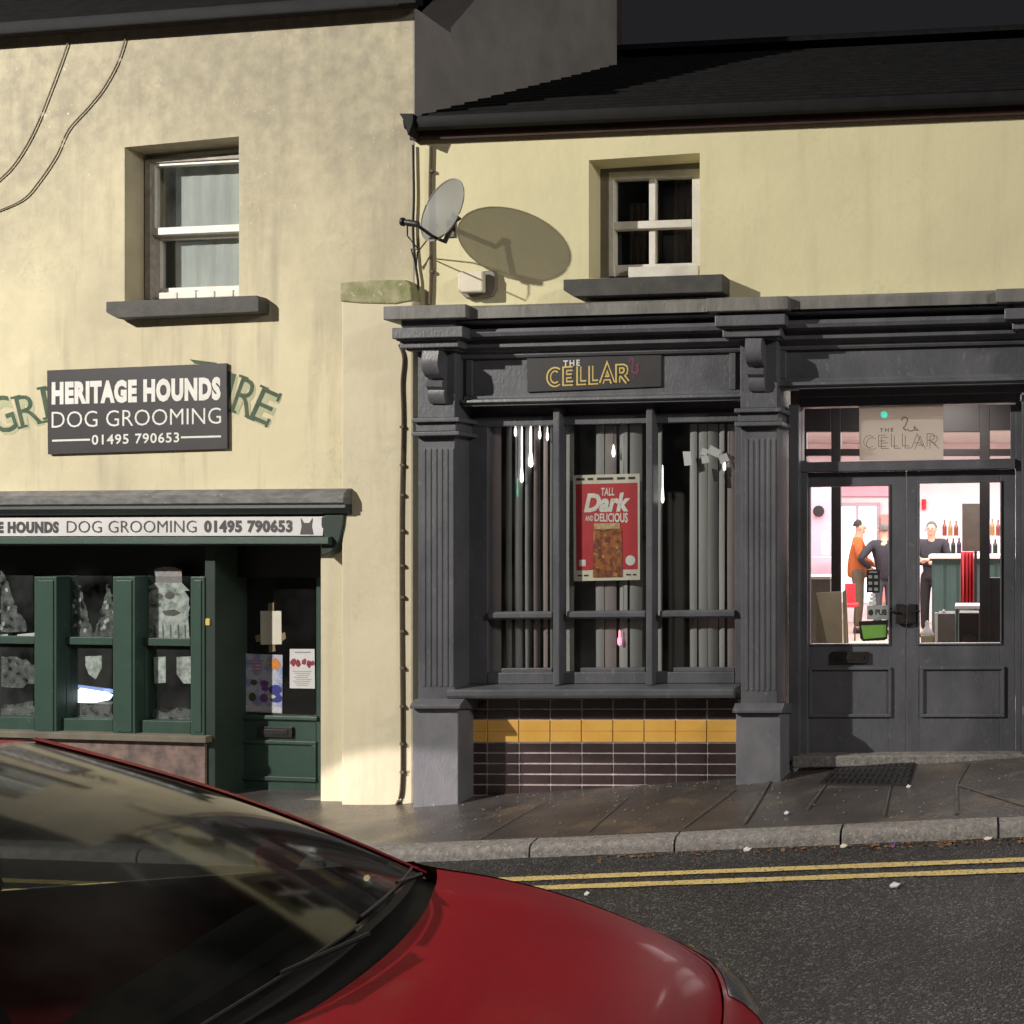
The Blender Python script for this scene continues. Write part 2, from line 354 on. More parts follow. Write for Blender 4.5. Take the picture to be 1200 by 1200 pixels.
def text(mb, s, mp, bold=0.0, db=0, mi=0, shear=0, spacing=1.0):
    """flat letters fitted into a unit box that mp() lays on a wall; 1 mm thick"""
    cu = bpy.data.curves.new('t', 'FONT'); cu.body = s; cu.size = 1; cu.offset = bold; cu.shear = shear; cu.space_character = spacing; cu.resolution_u = 3
    ob = bpy.data.objects.new('t', cu); COL.objects.link(ob)
    dg = bpy.context.evaluated_depsgraph_get(); me = bpy.data.meshes.new_from_object(ob.evaluated_get(dg))
    xs = [v.co.x for v in me.vertices]; ys = [v.co.y for v in me.vertices]
    x0, x1, y0, y1 = min(xs), max(xs), min(ys), max(ys)
    vs = [mp((v.co.x-x0)/(x1-x0), 1-(v.co.y-y0)/(y1-y0), db) for v in me.vertices]
    mb.add(vs, [tuple(p.vertices) for p in me.polygons], mi)
    bpy.data.objects.remove(ob); bpy.data.meshes.remove(me); bpy.data.curves.remove(cu)
def ribbon(mb, pts, w, mp, db=0, mi=0, asp=1.0, closed=False):
    """flat mitred stroke through unit-box points; asp = box width / height"""
    P = [Vector((x*asp, y)) for x, y in pts]; n = len(P); L = []; Rr = []
    for i in range(n):
        a = P[i] - P[i-1] if (i > 0 or closed) else P[1]-P[0]
        b = P[(i+1) % n] - P[i] if (i < n-1 or closed) else P[-1]-P[-2]
        a.normalize(); b.normalize(); na = Vector((-a.y, a.x)); nb = Vector((-b.y, b.x)); m = (na+nb)
        m = m.normalized() if m.length > .01 else na
        k = min(1/max(m.dot(na), .35), 2.5)
        L.append(P[i] + m*w/2*k); Rr.append(P[i] - m*w/2*k)
    o = len(mb.v)
    for p in L + Rr: mb.v.append(mp(p.x/asp, p.y, db))
    for i in range(n if closed else n-1):
        j = (i+1) % n; mb.f.append([o+i, o+j, o+n+j, o+n+i]); mb.m.append(mi)
def disc(mb, mp, cx, cy, rx, ry, db=0, mi=0, n=20, wob=0):
    mb.add([mp(cx + rx*(1+random.uniform(-wob, wob))*math.cos(6.28318*i/n), cy + ry*(1+random.uniform(-wob, wob))*math.sin(6.28318*i/n), db) for i in range(n)], [tuple(range(n))], mi)
def patch(mb, mp, x0, y0, x1, y1, db=0, mi=0): mb.add([mp(x0,y0,db), mp(x1,y0,db), mp(x1,y1,db), mp(x0,y1,db)], [(0,1,2,3)], mi)
def wav(x, y): return x

# ------------------------------------------------------------------ ground
def zbase(X):      # pavement level along the house fronts (the street climbs to the right)
    X = max(-30, min(12, X))
    return EZ - 1.6266 + (.0883*X if X > -4.3 else .0883*-4.3 + .02*(X+4.3))
def yk(X): return 6.2025 - .1667*max(-30, min(30, X))
def zpav(X, Y):
    wy = (RW.O.y - .083*X) if X > -4.15 else (LW.O.y - .156*X)
    t = max(0, min(1, (wy - Y)/max(wy - yk(X), .1)))
    return zbase(X) - .03*t
def zroad(X, Y): return zbase(X) - .03 - .088 - .020*max(0, yk(X)-Y) if yk(X)-Y < 5 else zbase(X) - .218 + .01*(yk(X)-Y-5)
xs = [-60,-30,-20,-14,-10,-8] + [-7.5+.25*i for i in range(45)] + [4,5,6,8,10,12,20,30,60]
mb = MB(); ts = [0,.15,.4,.8,1.4,2.2,3.2,4.2,5,7,10,16,26,45]
mb.grid([[Vector((x, yk(x)+.02-t, zroad(x, yk(x)+.02-t) + (.012*math.exp(-((t-.0)/.2)**2)))) for t in ts] for x in xs])
struct(O('road', mb, M['asphalt'], smooth=60))
mb = MB(); tt = [0,.2,.4,.6,.8,1.0]
def wy(X): return (RW.O.y - .083*X + .32) if X > -4.15 else (LW.O.y - .156*X + .5)
rows = []
for x in xs:
    y0, y1 = yk(x)+.13, wy(x); rows.append([Vector((x, y0+(y1-y0)*t, zpav(x, y0+(y1-y0)*t) + .004*math.sin(x*2.3+t*5))) for t in tt])
mb.grid(rows); struct(O('pavement', mb, M['pave'], smooth=60))
# paving slab joints: dark mortar lines cut across the walk, 4 mm above the sheet
mb = MB()
def gp(u, v, dz=0):      # photo point onto the pavement
    d = 6.5
    for _ in range(30):
        X = (u-CU)/F*d; z = zpav(X, d); d = .5*d + .5*(F*(EZ-z)/(v-CV))
    X = (u-CU)/F*d; return Vector((X, d, zpav(X, d)+dz+.004*0))
def strip_on(mb, a, b, w, dz, zf=zpav, n=8):
    a, b = Vector(a), Vector(b); d = (b-a).normalized(); s = Vector((-d.y, d.x, 0))*w/2; rows = []
    for i in range(n+1):
        p = a.lerp(b, i/n); r = []
        for k in (-1, 1):
            q = p + s*k; r.append(Vector((q.x, q.y, zf(q.x, q.y)+dz)))
        rows.append(r)
    mb.grid(rows)
for a, b, w in (((800,972),(860,926),.012), ((872,966),(905,912),.02), ((945,950),(985,898),.012), ((1035,958),(1050,898),.012), ((1121,955),(1121,922),.018), ((1121,921),(1200,946),.018),
                ((560,985),(640,940),.01), ((690,976),(735,935),.010), ((1121,921),(1135,894),.012), ((500,960),(560,948),.008)):
    strip_on(mb, gp(*a), gp(*b), w, .0095)
struct(O('paving_joints', mb, mat('joint_mortar', (.13,.12,.11), (.05,.045,.04), 12, .9)))
# kerb of long granite stones with open joints
mb = MB(); joints = [-30,-22,-16,-12]
for u in (-420, -150, 160, 380, 620, 790, 985, 1170, 1370, 1560): 
    k = (u-CU)/F; d = 6.2025/(1+.1667*k); joints.append(k*d)
joints += [3.2, 4.4, 6, 9, 14, 30]
for i in range(len(joints)-1):
    x0, x1 = joints[i]+.007, joints[i+1]-.007; rows = []; n = 8
    for j in range(n+1):
        x = x0+(x1-x0)*j/n; y = yk(x); zt = zpav(x, y)+.004; zb = zroad(x, y)-.08
        e = .01 if 0 < j < n else .018
        rows.append([Vector((x,y+random.uniform(-.004,.004),zb)), Vector((x,y+random.uniform(-.006,.006),zt-.035-e)), Vector((x,y+.010,zt-.012-e*.5)), Vector((x,y+.034,zt-e*.3)), Vector((x,y+.14,zt)), Vector((x,y+.14,zb))])
    mb.sweep(rows)
struct(O('kerb', mb, M['kerb'], smooth=50))
# double yellow line
for nm, off in (('yellow_line', .37), ('yellow_line', .535)):
    mb = MB(); rows = []
    for i in range(121):
        x = -9 + 16*i/120; y = yk(x)-off; w = .036 + random.uniform(-.004,.004)
        rows.append([Vector((x, y-w, zroad(x,y-w)+.005)), Vector((x, y+w, zroad(x,y+w)+.005))])
    mb.grid(rows); struct(O(nm, mb, M['yline']))
def rp(u, v):
    d = 5.5
    for _ in range(40):
        X = (u-CU)/F*d; d = .5*d + .5*(F*(EZ-zroad(X, d))/(v-CV))
    X = (u-CU)/F*d; return Vector((X, d, zroad(X, d)))

# iron drain cover in the pavement by the pub door
c = gp(1012, 908)
dr = T('drain_cover', 'dark iron drain cover set in the pavement before the pub doors', 'drain cover', c)
q = [gp(960,921), gp(1064,922), gp(1072,896), gp(984,897)]
mb = MB(); mb.prism([p+Vector((0,0,.016)) for p in q], [p-Vector((0,0,.03)) for p in q]); O('frame', mb, M['iron'], dr)
mb = MB()
for i in range(14):
    for j in range(4):
        a, t = (i+.5)/14, (j+.5)/4
        p = q[0].lerp(q[1], a).lerp(q[3].lerp(q[2], a), t); dx = (q[1]-q[0])/14*.32; dy = (q[3]-q[0])/4*.32
        f = [p-dx-dy, p+dx-dy, p+dx+dy, p-dx+dy]
        mb.prism([k+Vector((0,0,.021)) for k in f], [k+Vector((0,0,.0165)) for k in f])
O('tread_plate', mb, M['iron'], dr)

# litter
def scrap(name, u, v, w, h, m, label, cat, road=True, ang=.3):
    w *= .75; h *= .75; p = rp(u, v) if road else gp(u, v); mb = MB(); e1 = Vector((math.cos(ang), math.sin(ang), .05))*w; e2 = Vector((-math.sin(ang), math.cos(ang), .1))*h
    b = p + Vector((0,0,.012)); f = [b-e1-e2, b+e1*.2-e2*1.2, b+e1-e2*.7+Vector((0,0,.012)), b+e1*.9+e2, b-e1*.1+e2*.8+Vector((0,0,.014)), b-e1+e2]
    mb.prism(f, [k+Vector((0,0,-.005)) for k in f]); return single(name, mb, m, label, cat)
scrap('paper_scrap', 1049, 1040, .034, .02, M['paperw'], 'white paper scrap lying alone on the open asphalt below the lines', 'litter')
scrap('paper_scrap', 876, 998, .03, .024, M['paperw'], 'crumpled white scrap in the gutter left of the broken kerb joint', 'litter')
scrap('paper_scrap', 989, 994, .026, .022, M['paper'], 'off-white scrap in the gutter directly under the white-stained kerb joint', 'litter')
scrap('paper_scrap', 688, 1050, .02, .012, M['paperw'], 'tiny white scrap on the road just above the red bonnet', 'litter')
scrap('foil_wrapper', 1046, 993, .024, .02, M['purple'], 'purple foil wrapper in the gutter among brown leaves', 'wrapper')
scrap('paper_scrap', 922, 955, .02, .014, M['paperw'], 'white scrap on the pavement between the pilaster and the kerb', 'litter', False)
scrap('paper_scrap', 1065, 924, .02, .014, M['paperw'], 'small pale scrap on the pavement in front of the double doors', 'litter', False)
scrap('foam_cup_piece', 1158, 985, .03, .024, M['paper'], 'cream cup fragment against the kerb at the far right', 'litter')
mb = MB()
for i in range(130):
    x = random.uniform(-2.2, .45) if i > 40 else random.uniform(-.6, .4); off = abs(random.gauss(0, .05))+.02; y = yk(x)-off; z = zroad(x, y)+.008+random.random()*.008
    a = random.random()*6.28; s = random.uniform(.008, .02)
    pts = [Vector((x+s*r*math.cos(a+t), y+s*r*math.sin(a+t), z+random.uniform(-.004,.008))) for t, r in ((0,1.3),(1.2,.7),(2.4,.8),(3.14,1.2),(4.0,.8),(5.1,.7))]
    mb.add(pts, [(0,1,2,3,4,5)])
o = O('leaf_litter', mb, M['leaf']); o['kind'] = 'stuff'; o['label'] = 'brown dead leaves and grit scattered along the gutter'; o['category'] = 'leaves'
mb = MB()
for i in range(220):
    x = random.uniform(-3.6, .5); y = random.uniform(yk(x)+.15, wy(x)-.45); z = zpav(x, y)+.008
    if i < 90: y = wy(x)-.40-abs(random.gauss(0,.04))
    s = random.uniform(.003, .009)
    mb.add([Vector((x-s,y-s,z)), Vector((x+s,y-s*.6,z)), Vector((x+s*.7,y+s,z+.004)), Vector((x-s*.6,y+s*.8,z+.002))], [(0,1,2,3)])
o = O('grit', mb, mat('pale_grit', (.30,.28,.25), (.16,.14,.12), 50, .9)); o['kind'] = 'stuff'; o['label'] = 'pale grit and crumbs scattered over the damp pavement'; o['category'] = 'grit'

# ------------------------------------------------------------------ PUB (right house)
pub = T('pub', 'cream upper storey over a charcoal painted pub front with double doors and slate roof', 'building', RW.pt(0, 0, z=.35))
PT = .42                                   # wall thickness
mb = MB()                                   # wall around the upstairs window
aL, aR = RW.A(484), RW.A(1900)
ztop = lambda a: RW.pt(a, 0, RW.vs(150, CU+F*RW.pt(a,0,z=0).x/RW.pt(a,0,z=0).y, 840)).z
a0, a1 = RW.A(690), RW.A(820); zl, zh = RW.P(755, 325).z, RW.P(755, 183.5).z
zl0 = RW.P(484, 366).z - .1
def wslab(p, w, t):
    f = [w.pt(a, 0, z=z) for a, z in p]; mb.prism(f, [q - w.n*t for q in f])
wslab([(aL, zl0), (a0, zl0), (a0, ztop(a0)), (aL, ztop(aL))], RW, PT)
wslab([(a1, zl0), (aR, zl0), (aR, ztop(aR)), (a1, ztop(a1))], RW, PT)
wslab([(a0, zh-.015), (a1, zh+.015), (a1, ztop(a1)), (a0, ztop(a0))], RW, PT)
wslab([(a0, zl0), (a1, zl0), (a1, zl), (a0, zl)], RW, PT)
O('wall', mb, M['cream_r'], pub)
mb = MB()                                   # cream strip beside the shopfront, down to the pavement
RW.poly(mb, [(470,352),(492,352),(492,945),(470,950)], -PT, -.004); O('side_strip', mb, M['pier'], pub)
# roof
mb = MB()
def roofpt(u, v, b, back=0):
    a = RW.A(u, b); return RW.pt(a, b, v)
eL, eR = roofpt(478, 138, .12), roofpt(1900, RW.vs(118.5, 1900, 840), .12)
dn = -RW.n
def up(p, t): return p + dn*t + Vector((0,0,t*.535))
ridge = 3.85
gx = [eL.lerp(eR, i/40) for i in range(41)]
rows = []
for p in gx:
    r = []
    for j in range(22):
        t = ridge*j/21; r += [up(p, t) + Vector((0,0,.0)), up(p, t+ridge/21*.98) + Vector((0,0,-.014))]
    rows.append(r)
mb.grid(rows)
bk = [up(p, ridge) for p in (gx[0], gx[-1])]; bb = [q + dn*5.0 + Vector((0,0,-2.7)) for q in bk]
mb.quad(bk[0], bk[1], bb[1], bb[0]); 
rf = O('roof', mb, M['slate'], pub)
mb = MB(); rows = []
for p in (bk[0], bk[1]):
    rows.append([p + Vector((0,0,.03)) + dn*.13*math.cos(t) + Vector((0,0,1))*.10*math.sin(t) for t in (0,.6,1.2,1.57,1.9,2.5,3.14)] )
mb.sweep(rows); O('ridge_tiles', mb, M['slate'], rf, smooth=True)
# chimney beside the neighbouring gable
def PD(u, v, d): return Vector(((u-CU)/F*d, d, EZ+(CV-v)/F*d))
mb = MB(); p0 = PD(681, 60, 11.4); p1 = PD(704, 60, 11.4)
mb.box(p0.x, 11.4, p0.z-1.2, p1.x, 12.1, p0.z+1.6); ch = O('chimney', mb, M['chim'], pub, bevel=.01)
mb = MB(); f = [PD(689,22,11.38), PD(694,20,11.38), PD(719,64,11.38), PD(704,70,11.38), PD(692,68,11.38)]
mb.prism(f, [p+Vector((0,.1,0)) for p in f]); O('flashing', mb, M['lead'], ch)
# eaves: gutter, board, soffit
mb = MB(); g = [(.055, 133), (.15, 133), (.155, 138), (.14, 146), (.10, 150), (.055, 150)]
RW.mould(mb, 472, 1900, [(b, v-12.0) for b, v in g], 840); O('gutter', mb, M['gutter'], pub, smooth=30)
mb = MB(); RW.mould(mb, 480, 1900, [(0, 137), (.05, 137), (.05, 147.5), (.045, 149.5), (0, 149.5)], 840); O('eaves_board', mb, M['soffit'], pub)
mb = MB(); RW.poly(mb, [(468,133),(484,133),(484,140),(482,148),(478,158),(474,142)], .02, .17); O('gutter_end', mb, M['gutter'], pub)
# flank wall closing the far right and back so the house is a volume
mb = MB(); RW.slab(mb, aR-.3, aR, 0, 4.9, -10.4, -PT); O('end_wall', mb, M['gable'], pub)

def sash(parent, w, b, L, Rr, top, mid, bot, bar, ur, white, st=5):
    fr = MB()
    w.rect(fr, L, L+st+1, top, bot, b-.05, b+.02, ur); w.rect(fr, Rr-st-1, Rr, top, bot, b-.05, b+.02, ur)
    w.rect(fr, L+st+1, Rr-st-1, top, top+7, b-.05, b+.02, ur)
    return O('frame', fr, white, parent, bevel=.004)
# upstairs window of the pub
win = None
def add_window(parent, nm): 
    e = bpy.data.objects.new(nm, None); COL.objects.link(e); e.parent = parent; e.empty_display_size = .1; return e
b = -.23
mb = MB(); RW.rect(mb, 702, 712.8, 192, 326, b-.07, b+.03, 776); RW.rect(mb, 712.9, 832, 190, 198.8, b-.07, b+.03, 776); O('box_frame', mb, M['revl'], pub, bevel=.004)
wn = MB(); RW.rect(wn, 713, 719, 199, 322, b-.06, b+.02, 776); RW.rect(wn, 811, 842, 199, 322, b-.06, b+.02, 776); RW.rect(wn, 719, 811, 199, 207.5, b-.06, b+.02, 776)
wn_o = O('window', wn, M['white'], pub, bevel=.004)
mb = MB(); RW.rect(mb, 719.5, 810.5, 258, 267, b-.05, b+.012, 776); RW.rect(mb, 760.5, 768, 207.5, 258, b-.05, b+.005, 776); RW.rect(mb, 760.5, 768, 267, 311, b-.075, b-.02, 776)
RW.rect(mb, 719.5, 810.5, 309, 322, b-.075, b-.01, 776); O('glazing_bars', mb, M['white'], wn_o, bevel=.003)
mb = MB(); RW.rect(mb, 736, 818, 311.5, 324, b-.02, b+.055, 776); O('loose_board', mb, M['white'], wn_o, bevel=.004)
for v0, v1, q in ((207,259,.03),(266,311,.056)): mb = MB(); RW.rect(mb, 719, 811, v0, v1, b-q-.004, b-q, 776); O('pane', mb, M['glass'], wn_o)
mb = MB()
for (u0, u1, v0, v1) in ((770,776,214,306),(790,812,207,309),(738,757,238,309)):
    n = 8; rows = []
    for i in range(n+1):
        u = u0+(u1-u0)*i/n; bb_ = b-.22+.02*math.sin(i*2.1); rows.append([RW.P(u, v0, bb_), RW.P(u, v1, bb_)])
    mb.grid(rows)
O('curtain', mb, M['curt'], wn_o, smooth=60)
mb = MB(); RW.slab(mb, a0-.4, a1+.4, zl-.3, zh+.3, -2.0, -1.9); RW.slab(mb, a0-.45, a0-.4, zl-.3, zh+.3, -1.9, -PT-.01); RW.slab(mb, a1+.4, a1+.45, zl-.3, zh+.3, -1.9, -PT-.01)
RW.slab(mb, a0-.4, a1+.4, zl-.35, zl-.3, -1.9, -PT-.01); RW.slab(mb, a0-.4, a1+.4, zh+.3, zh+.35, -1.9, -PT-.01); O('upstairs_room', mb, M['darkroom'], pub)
mb = MB(); rows = []
RW.poly(mb, [(660,327.5),(847,321),(847,342),(672,347.5),(660,340)], -.05, .16); RW.poly(mb, [(691,327),(820,322.5),(820,330),(691,336)], -PT+.02, -.0505)
O('window_sill', mb, M['sill'], pub, bevel=.005)

# shopfront cornice
mb = MB(); RW.mould(mb, 470, 1900, [(.0,354),(.30,354),(.325,357),(.325,369.5),(.0,369.5)], 700); O('lead_flashing', mb, M['lead'], pub, bevel=.004)
mb = MB(); RW.mould(mb, 480, 1900, [(.0,370.3),(.29,370.3),(.30,372.5),(.27,375),(.22,376.5),(.185,379),(.20,381),(.245,382),(.255,386),(.245,390.5),(.20,392),(.17,394.5),(.17,399),(.185,400),(.185,403.5),(.13,407),(.12,410),(.125,413),(.115,416),(0,416)], 700)
O('cornice', mb, M['pub'], pub, smooth=25)
# fascias
for (u0, u1, vt, vb, ur) in ((540, 868, 412, 472, 700), (908, 1215, 393, 452, 1060)):
    mb = MB(); RW.rect(mb, u0, u1, vt, vb, -.06, .09, ur); fo = O('fascia', mb, M['pub'], pub)
    mb = MB(); RW.mould(mb, u0, u1, [(.091,vt-1),(.12,vt-1),(.12,vt+2.5),(.10,vt+5.5),(.091,vt+5.5)], ur)
    RW.mould(mb, u0, u1, [(.091,vb-11.5),(.105,vb-11.5),(.115,vb-8),(.145,vb-7),(.15,vb-3.5),(.125,vb-1),(.125,vb+1),(.091,vb+1)], ur)
    for s0, s1 in ((u0+6, u0+13), (u1-13, u1-6)): RW.rect(mb, s0, s1, vt+5.6, vb-11.6, .091, .11, ur)
    O('moulding', mb, M['pub'], fo, bevel=.003)
# pilasters
def pilaster(du, sc, vt, m1, m2, con, neck, base, gv, gl=None):
    X = lambda u: 511+du+(u-511)*sc
    mb = MB(); RW.rect(mb, X(490), X(533), neck-60, base+2, -.2, .18); p = O('pilaster', mb, M['pub'], pub, bevel=.004)
    mb = MB()
    for i in range(6):
        uu = 494.5+i*6.6; RW.rect(mb, X(uu), X(uu+4.2), neck+36, base-14, .17, .1855)
    O('reeding', mb, M['pub'], p, bevel=.006)
    cap = MB()
    RW.rect(cap, X(459), X(542), m1, m1+13, -.1, .34); RW.rect(cap, X(470), X(533), m1-8.5, m1-.3, -.1, .315); RW.rect(cap, X(464), X(538), m1+13.2, m1+15.5, -.1, .315)
    RW.rect(cap, X(468), X(537), m2+1, m2+11, -.1, .29); RW.rect(cap, X(476), X(534), m2+11.2, m2+14, -.1, .265)
    O('capital', cap, M['pub'], p, bevel=.008)
    mb = MB(); RW.rect(mb, X(449), X(546), vt, vt+16, -.1, .375); O('capital_flashing', mb, M['lead'], p, bevel=.006)
    mb = MB(); RW.rect(mb, X(489.5), X(533), m2+14.2, neck, -.1, .20); O('frieze_block', mb, M['pub'], p, bevel=.004)
    # console bracket: swept S profile
    mb = MB(); a0_, a1_ = RW.A(X(496), .3), RW.A(X(515), .3)
    pr = [(.201,con),(.31,con),(.325,con+9),(.325,con+18),(.31,con+24),(.28,con+30),(.245,con+32),(.235,con+34),(.27,con+37),(.265,con+42),(.24,con+46),(.245,con+50),(.235,con+58),(.215,con+62),(.201,con+62)]
    mb.sweep([[RW.pt(a, bb, v) for bb, v in pr] for a in (a0_, a1_)]); O('console_bracket', mb, M['pub'], p, smooth=35)
    mb = MB(); RW.rect(mb, X(482), X(538), neck, neck+5, -.1, .235); RW.rect(mb, X(487), X(534.5), neck+5.2, neck+16, -.1, .205); RW.rect(mb, X(482), X(538), neck+16.2, neck+21, -.1, .235)
    O('necking', mb, M['pub'], p, bevel=.006)
    mb = MB(); RW.mould(mb, X(480), X(539), [(-.1,base),(.20,base),(.215,base+2),(.25,base+6),(.262,base+8),(.262,base+11.5),(-.1,base+11.5)], X(511)); O('base_moulding', mb, M['pub'], p, bevel=.003)
    mb = MB(); RW.poly(mb, [(X(484), base+11.7), (X(537), base+11.7), (X(537), gv+8), (X(484), gv+14)], -.2, .222); O('plinth', mb, M['pub_plinth'], p, bevel=.006)
pilaster(0, 1, 357.5, 383, 396.5, 411, 489.5, 819, 940)
pilaster(378, .99, 348, 368.5, 383.5, 396.5, 478, 824, 912)
pilaster(718, 1.0, 337, 360, 374, 387, 468, 828, 900)
# the front carries on beyond the photograph: plain panelled bay, fascia and one more pilaster
mb = MB(); RW.rect(mb, 1256, 1900, 384, 900, -.3, .02, 1256); RW.rect(mb, 1256, 1900, 384, 442, .0205, .09, 1256); RW.rect(mb, 1256, 1900, 800, 812, .0205, .12, 1256)
for k in range(3): RW.rect(mb, 1290+k*190, 1300+k*190, 448, 799, .0205, .05, 1256)
O('side_bay', mb, M['pub'], pub, bevel=.005)
# soffit between fascia and window
mb = MB(); RW.rect(mb, 533, 868, 472.5, 487, -.35, -.06, 700); O('window_head', mb, M['pub'], pub)
# display window
dw = MB(); RW.rect(dw, 548, 866, 486, 497, -.09, -.01, 700); RW.rect(dw, 546, 571, 497.2, 801, -.09, -.012, 700); RW.rect(dw, 861, 880, 497.2, 801, -.09, -.012, 700); RW.rect(dw, 571.2, 860.8, 788, 801, -.09, -.008, 700)
dwo = O('display_window', dw, M['pub'], pub, bevel=.004)
for u in (648, 757):
    mb = MB(); RW.rect(mb, u, u+7.5, 477, 803, -.058, .06, u+4); O('mullion', mb, M['pub'], dwo, bevel=.006)
for u0, u1 in ((571.3, 647), (664, 756), (773, 860.6)):
    mb = MB(); RW.mould(mb, u0, u1, [(-.058,715.5),(.004,716),(.016,718),(.016,723),(.0,725),(-.058,725)], 700); O('transom_rail', mb, M['pub'], dwo, bevel=.003)
    mb = MB(); RW.rect(mb, u0+16, u1-.3, 783, 787.8, -.058, -.0095, 700); O('bottom_bead', mb, M['pub'], dwo, bevel=.003)
for u0, u1 in ((571, 650), (657, 759), (766, 861)):
    for v0, v1 in ((497, 717), (724, 788)): mb = MB(); RW.rect(mb, u0, u1, v0, v1, -.036, -.032, 700); O('pane', mb, M['glass'], dwo)
mb = MB(); RW.mould(mb, 541, 869, [(-.09,801.3),(-.0075,801.3),(.19,808),(.20,810),(.20,815),(.19,818),(.02,819),(-.09,819)], 700, .0); O('window_sill', mb, M['pub'], pub, smooth=25)
# stall riser: glazed tiles on mortar
mb = MB(); RW.poly(mb, [(546,819.5),(874,819.5),(874,930),(546,955)], -.3, .012); sr = O('stall_riser', mb, M['grout'], pub)
mt = MB(); us = [534.2+36.75*i for i in range(10)]; vsr = [819.5,831.5,843.5,857,870.2,882.5,895,907.5,920,932.5,945,957]
for j in range(len(vsr)-1):
    for i in range(9):
        yel = j in (2, 3); g = .95 if j not in (2, 3) else .6
        RW.rect(mt, us[i]+g, us[i+1]-g, vsr[j]+(g if not (j == 3) else .15), vsr[j+1]-(g if not (j == 2) else .15), .008, .0185+random.uniform(-.0007,.0007), 700, 1 if yel else 0)
O('glazed_tiles', mt, [M['tile_d'], M['tile_y']], sr, bevel=.002)

# ---- doorway
DB = -.14
mb = MB(); RW.rect(mb, 924, 936, 474, 892, DB-.06, -.02, 930); RW.rect(mb, 936.2, 946, 540, 886, DB-.06, DB+.05, 941); RW.rect(mb, 1190, 1197, 470, 889, DB-.06, DB+.03); RW.rect(mb, 1197.2, 1240, 470, 892, DB-.06, -.02)
RW.rect(mb, 936.2, 1196, 463, 474.5, DB-.06, DB+.06, 1060); RW.rect(mb, 936.2, 1189.8, 539.5, 551, DB-.06, DB+.06, 1060); RW.rect(mb, 936.2, 1240, 440, 462.8, DB-.06, -.03, 1060)
df = O('door_frame', mb, M['pub'], pub, bevel=.004)
mb = MB(); RW.rect(mb, 930, 940, 474, 540, DB-.02, DB+.03); O('beading', mb, M['pub'], df, bevel=.003)
mb = MB(); RW.rect(mb, 1184, 1190, 474.6, 539.4, DB-.02, DB+.03); O('beading', mb, M['pub'], df, bevel=.003)
mb = MB(); RW.rect(mb, 936, 1190, 474, 540, DB-.012, DB-.008, 1060); O('transom_pane', mb, M['doorglass'], df)
mb = MB(); RW.poly(mb, [(928,886.5),(1205,884),(1205,896),(928,900)], DB-.10, -.01); O('doorstep', mb, M['kerb'], pub, bevel=.01)
def leaf(u0, u1, g0, g1, gt, p0, p1, bead):
    mb = MB(); bo = DB-.05; bf = DB
    RW.rect(mb, u0, g0, 552, 884, bo, bf, 1060); RW.rect(mb, g1, u1, 552, 884, bo, bf, 1060)
    RW.rect(mb, g0+.1, g1-.1, 552, gt, bo, bf, 1060); RW.rect(mb, g0+.1, g1-.1, 754, 884, bo, bf-.001, 1060)
    lf = O('door_leaf', mb, M['pub'], pub, bevel=.003)
    mb = MB(); RW.rect(mb, g0, g1, gt, 754.5, DB-.03, DB-.026, 1060); O('pane', mb, M['doorglass'], lf)
    mb = MB()                                         # raised bolection round the lower panel and beads round the glass
    for (x0, x1, y0, y1, w, h) in ((p0, p1, 785, 837, 3.5, .016), (g0, g1, gt, 754, 2.2, .010)):
        RW.rect(mb, x0-w, x1+w, y0-w, y0, DB-.0005, DB+h, 1060); RW.rect(mb, x0-w, x1+w, y1, y1+w, DB-.0005, DB+h, 1060)
        RW.rect(mb, x0-w, x0, y0+.1, y1-.1, DB-.0005, DB+h, 1060); RW.rect(mb, x1, x1+w, y0+.1, y1-.1, DB-.0005, DB+h, 1060)
    O('panel_moulding', mb, M['pub'], lf, bevel=.004)
    return lf
l1 = leaf(946.5, 1061.5, 949, 1041, 569, 951, 1041, 0); l2 = leaf(1062.5, 1189.5, 1077, 1172, 567, 1082, 1174, 0)
mb = MB(); RW.rect(mb, 975, 1017, 764, 777, DB, DB+.022); RW.rect(mb, 979, 1013, 768, 773.5, DB+.022, DB+.026); O('letterbox', mb, M['iron'], l1, bevel=.004)
mb = MB(); RW.rect(mb, 1049, 1060.8, 708, 731, DB, DB+.045); O('lock', mb, M['iron'], l1, bevel=.006)
mb = MB(); RW.rect(mb, 1063.2, 1073, 708, 731, DB, DB+.04); O('lock', mb, M['iron'], l2, bevel=.006)
for lf, uu in ((l1, 1044), (l2, 1077)):
    mb = MB(); mb.tube([RW.P(uu, 716, DB), RW.P(uu, 716, DB+.06), RW.P(uu+(8 if uu < 1060 else -8), 717, DB+.062)], .009); O('handle', mb, M['iron'], lf, smooth=True)

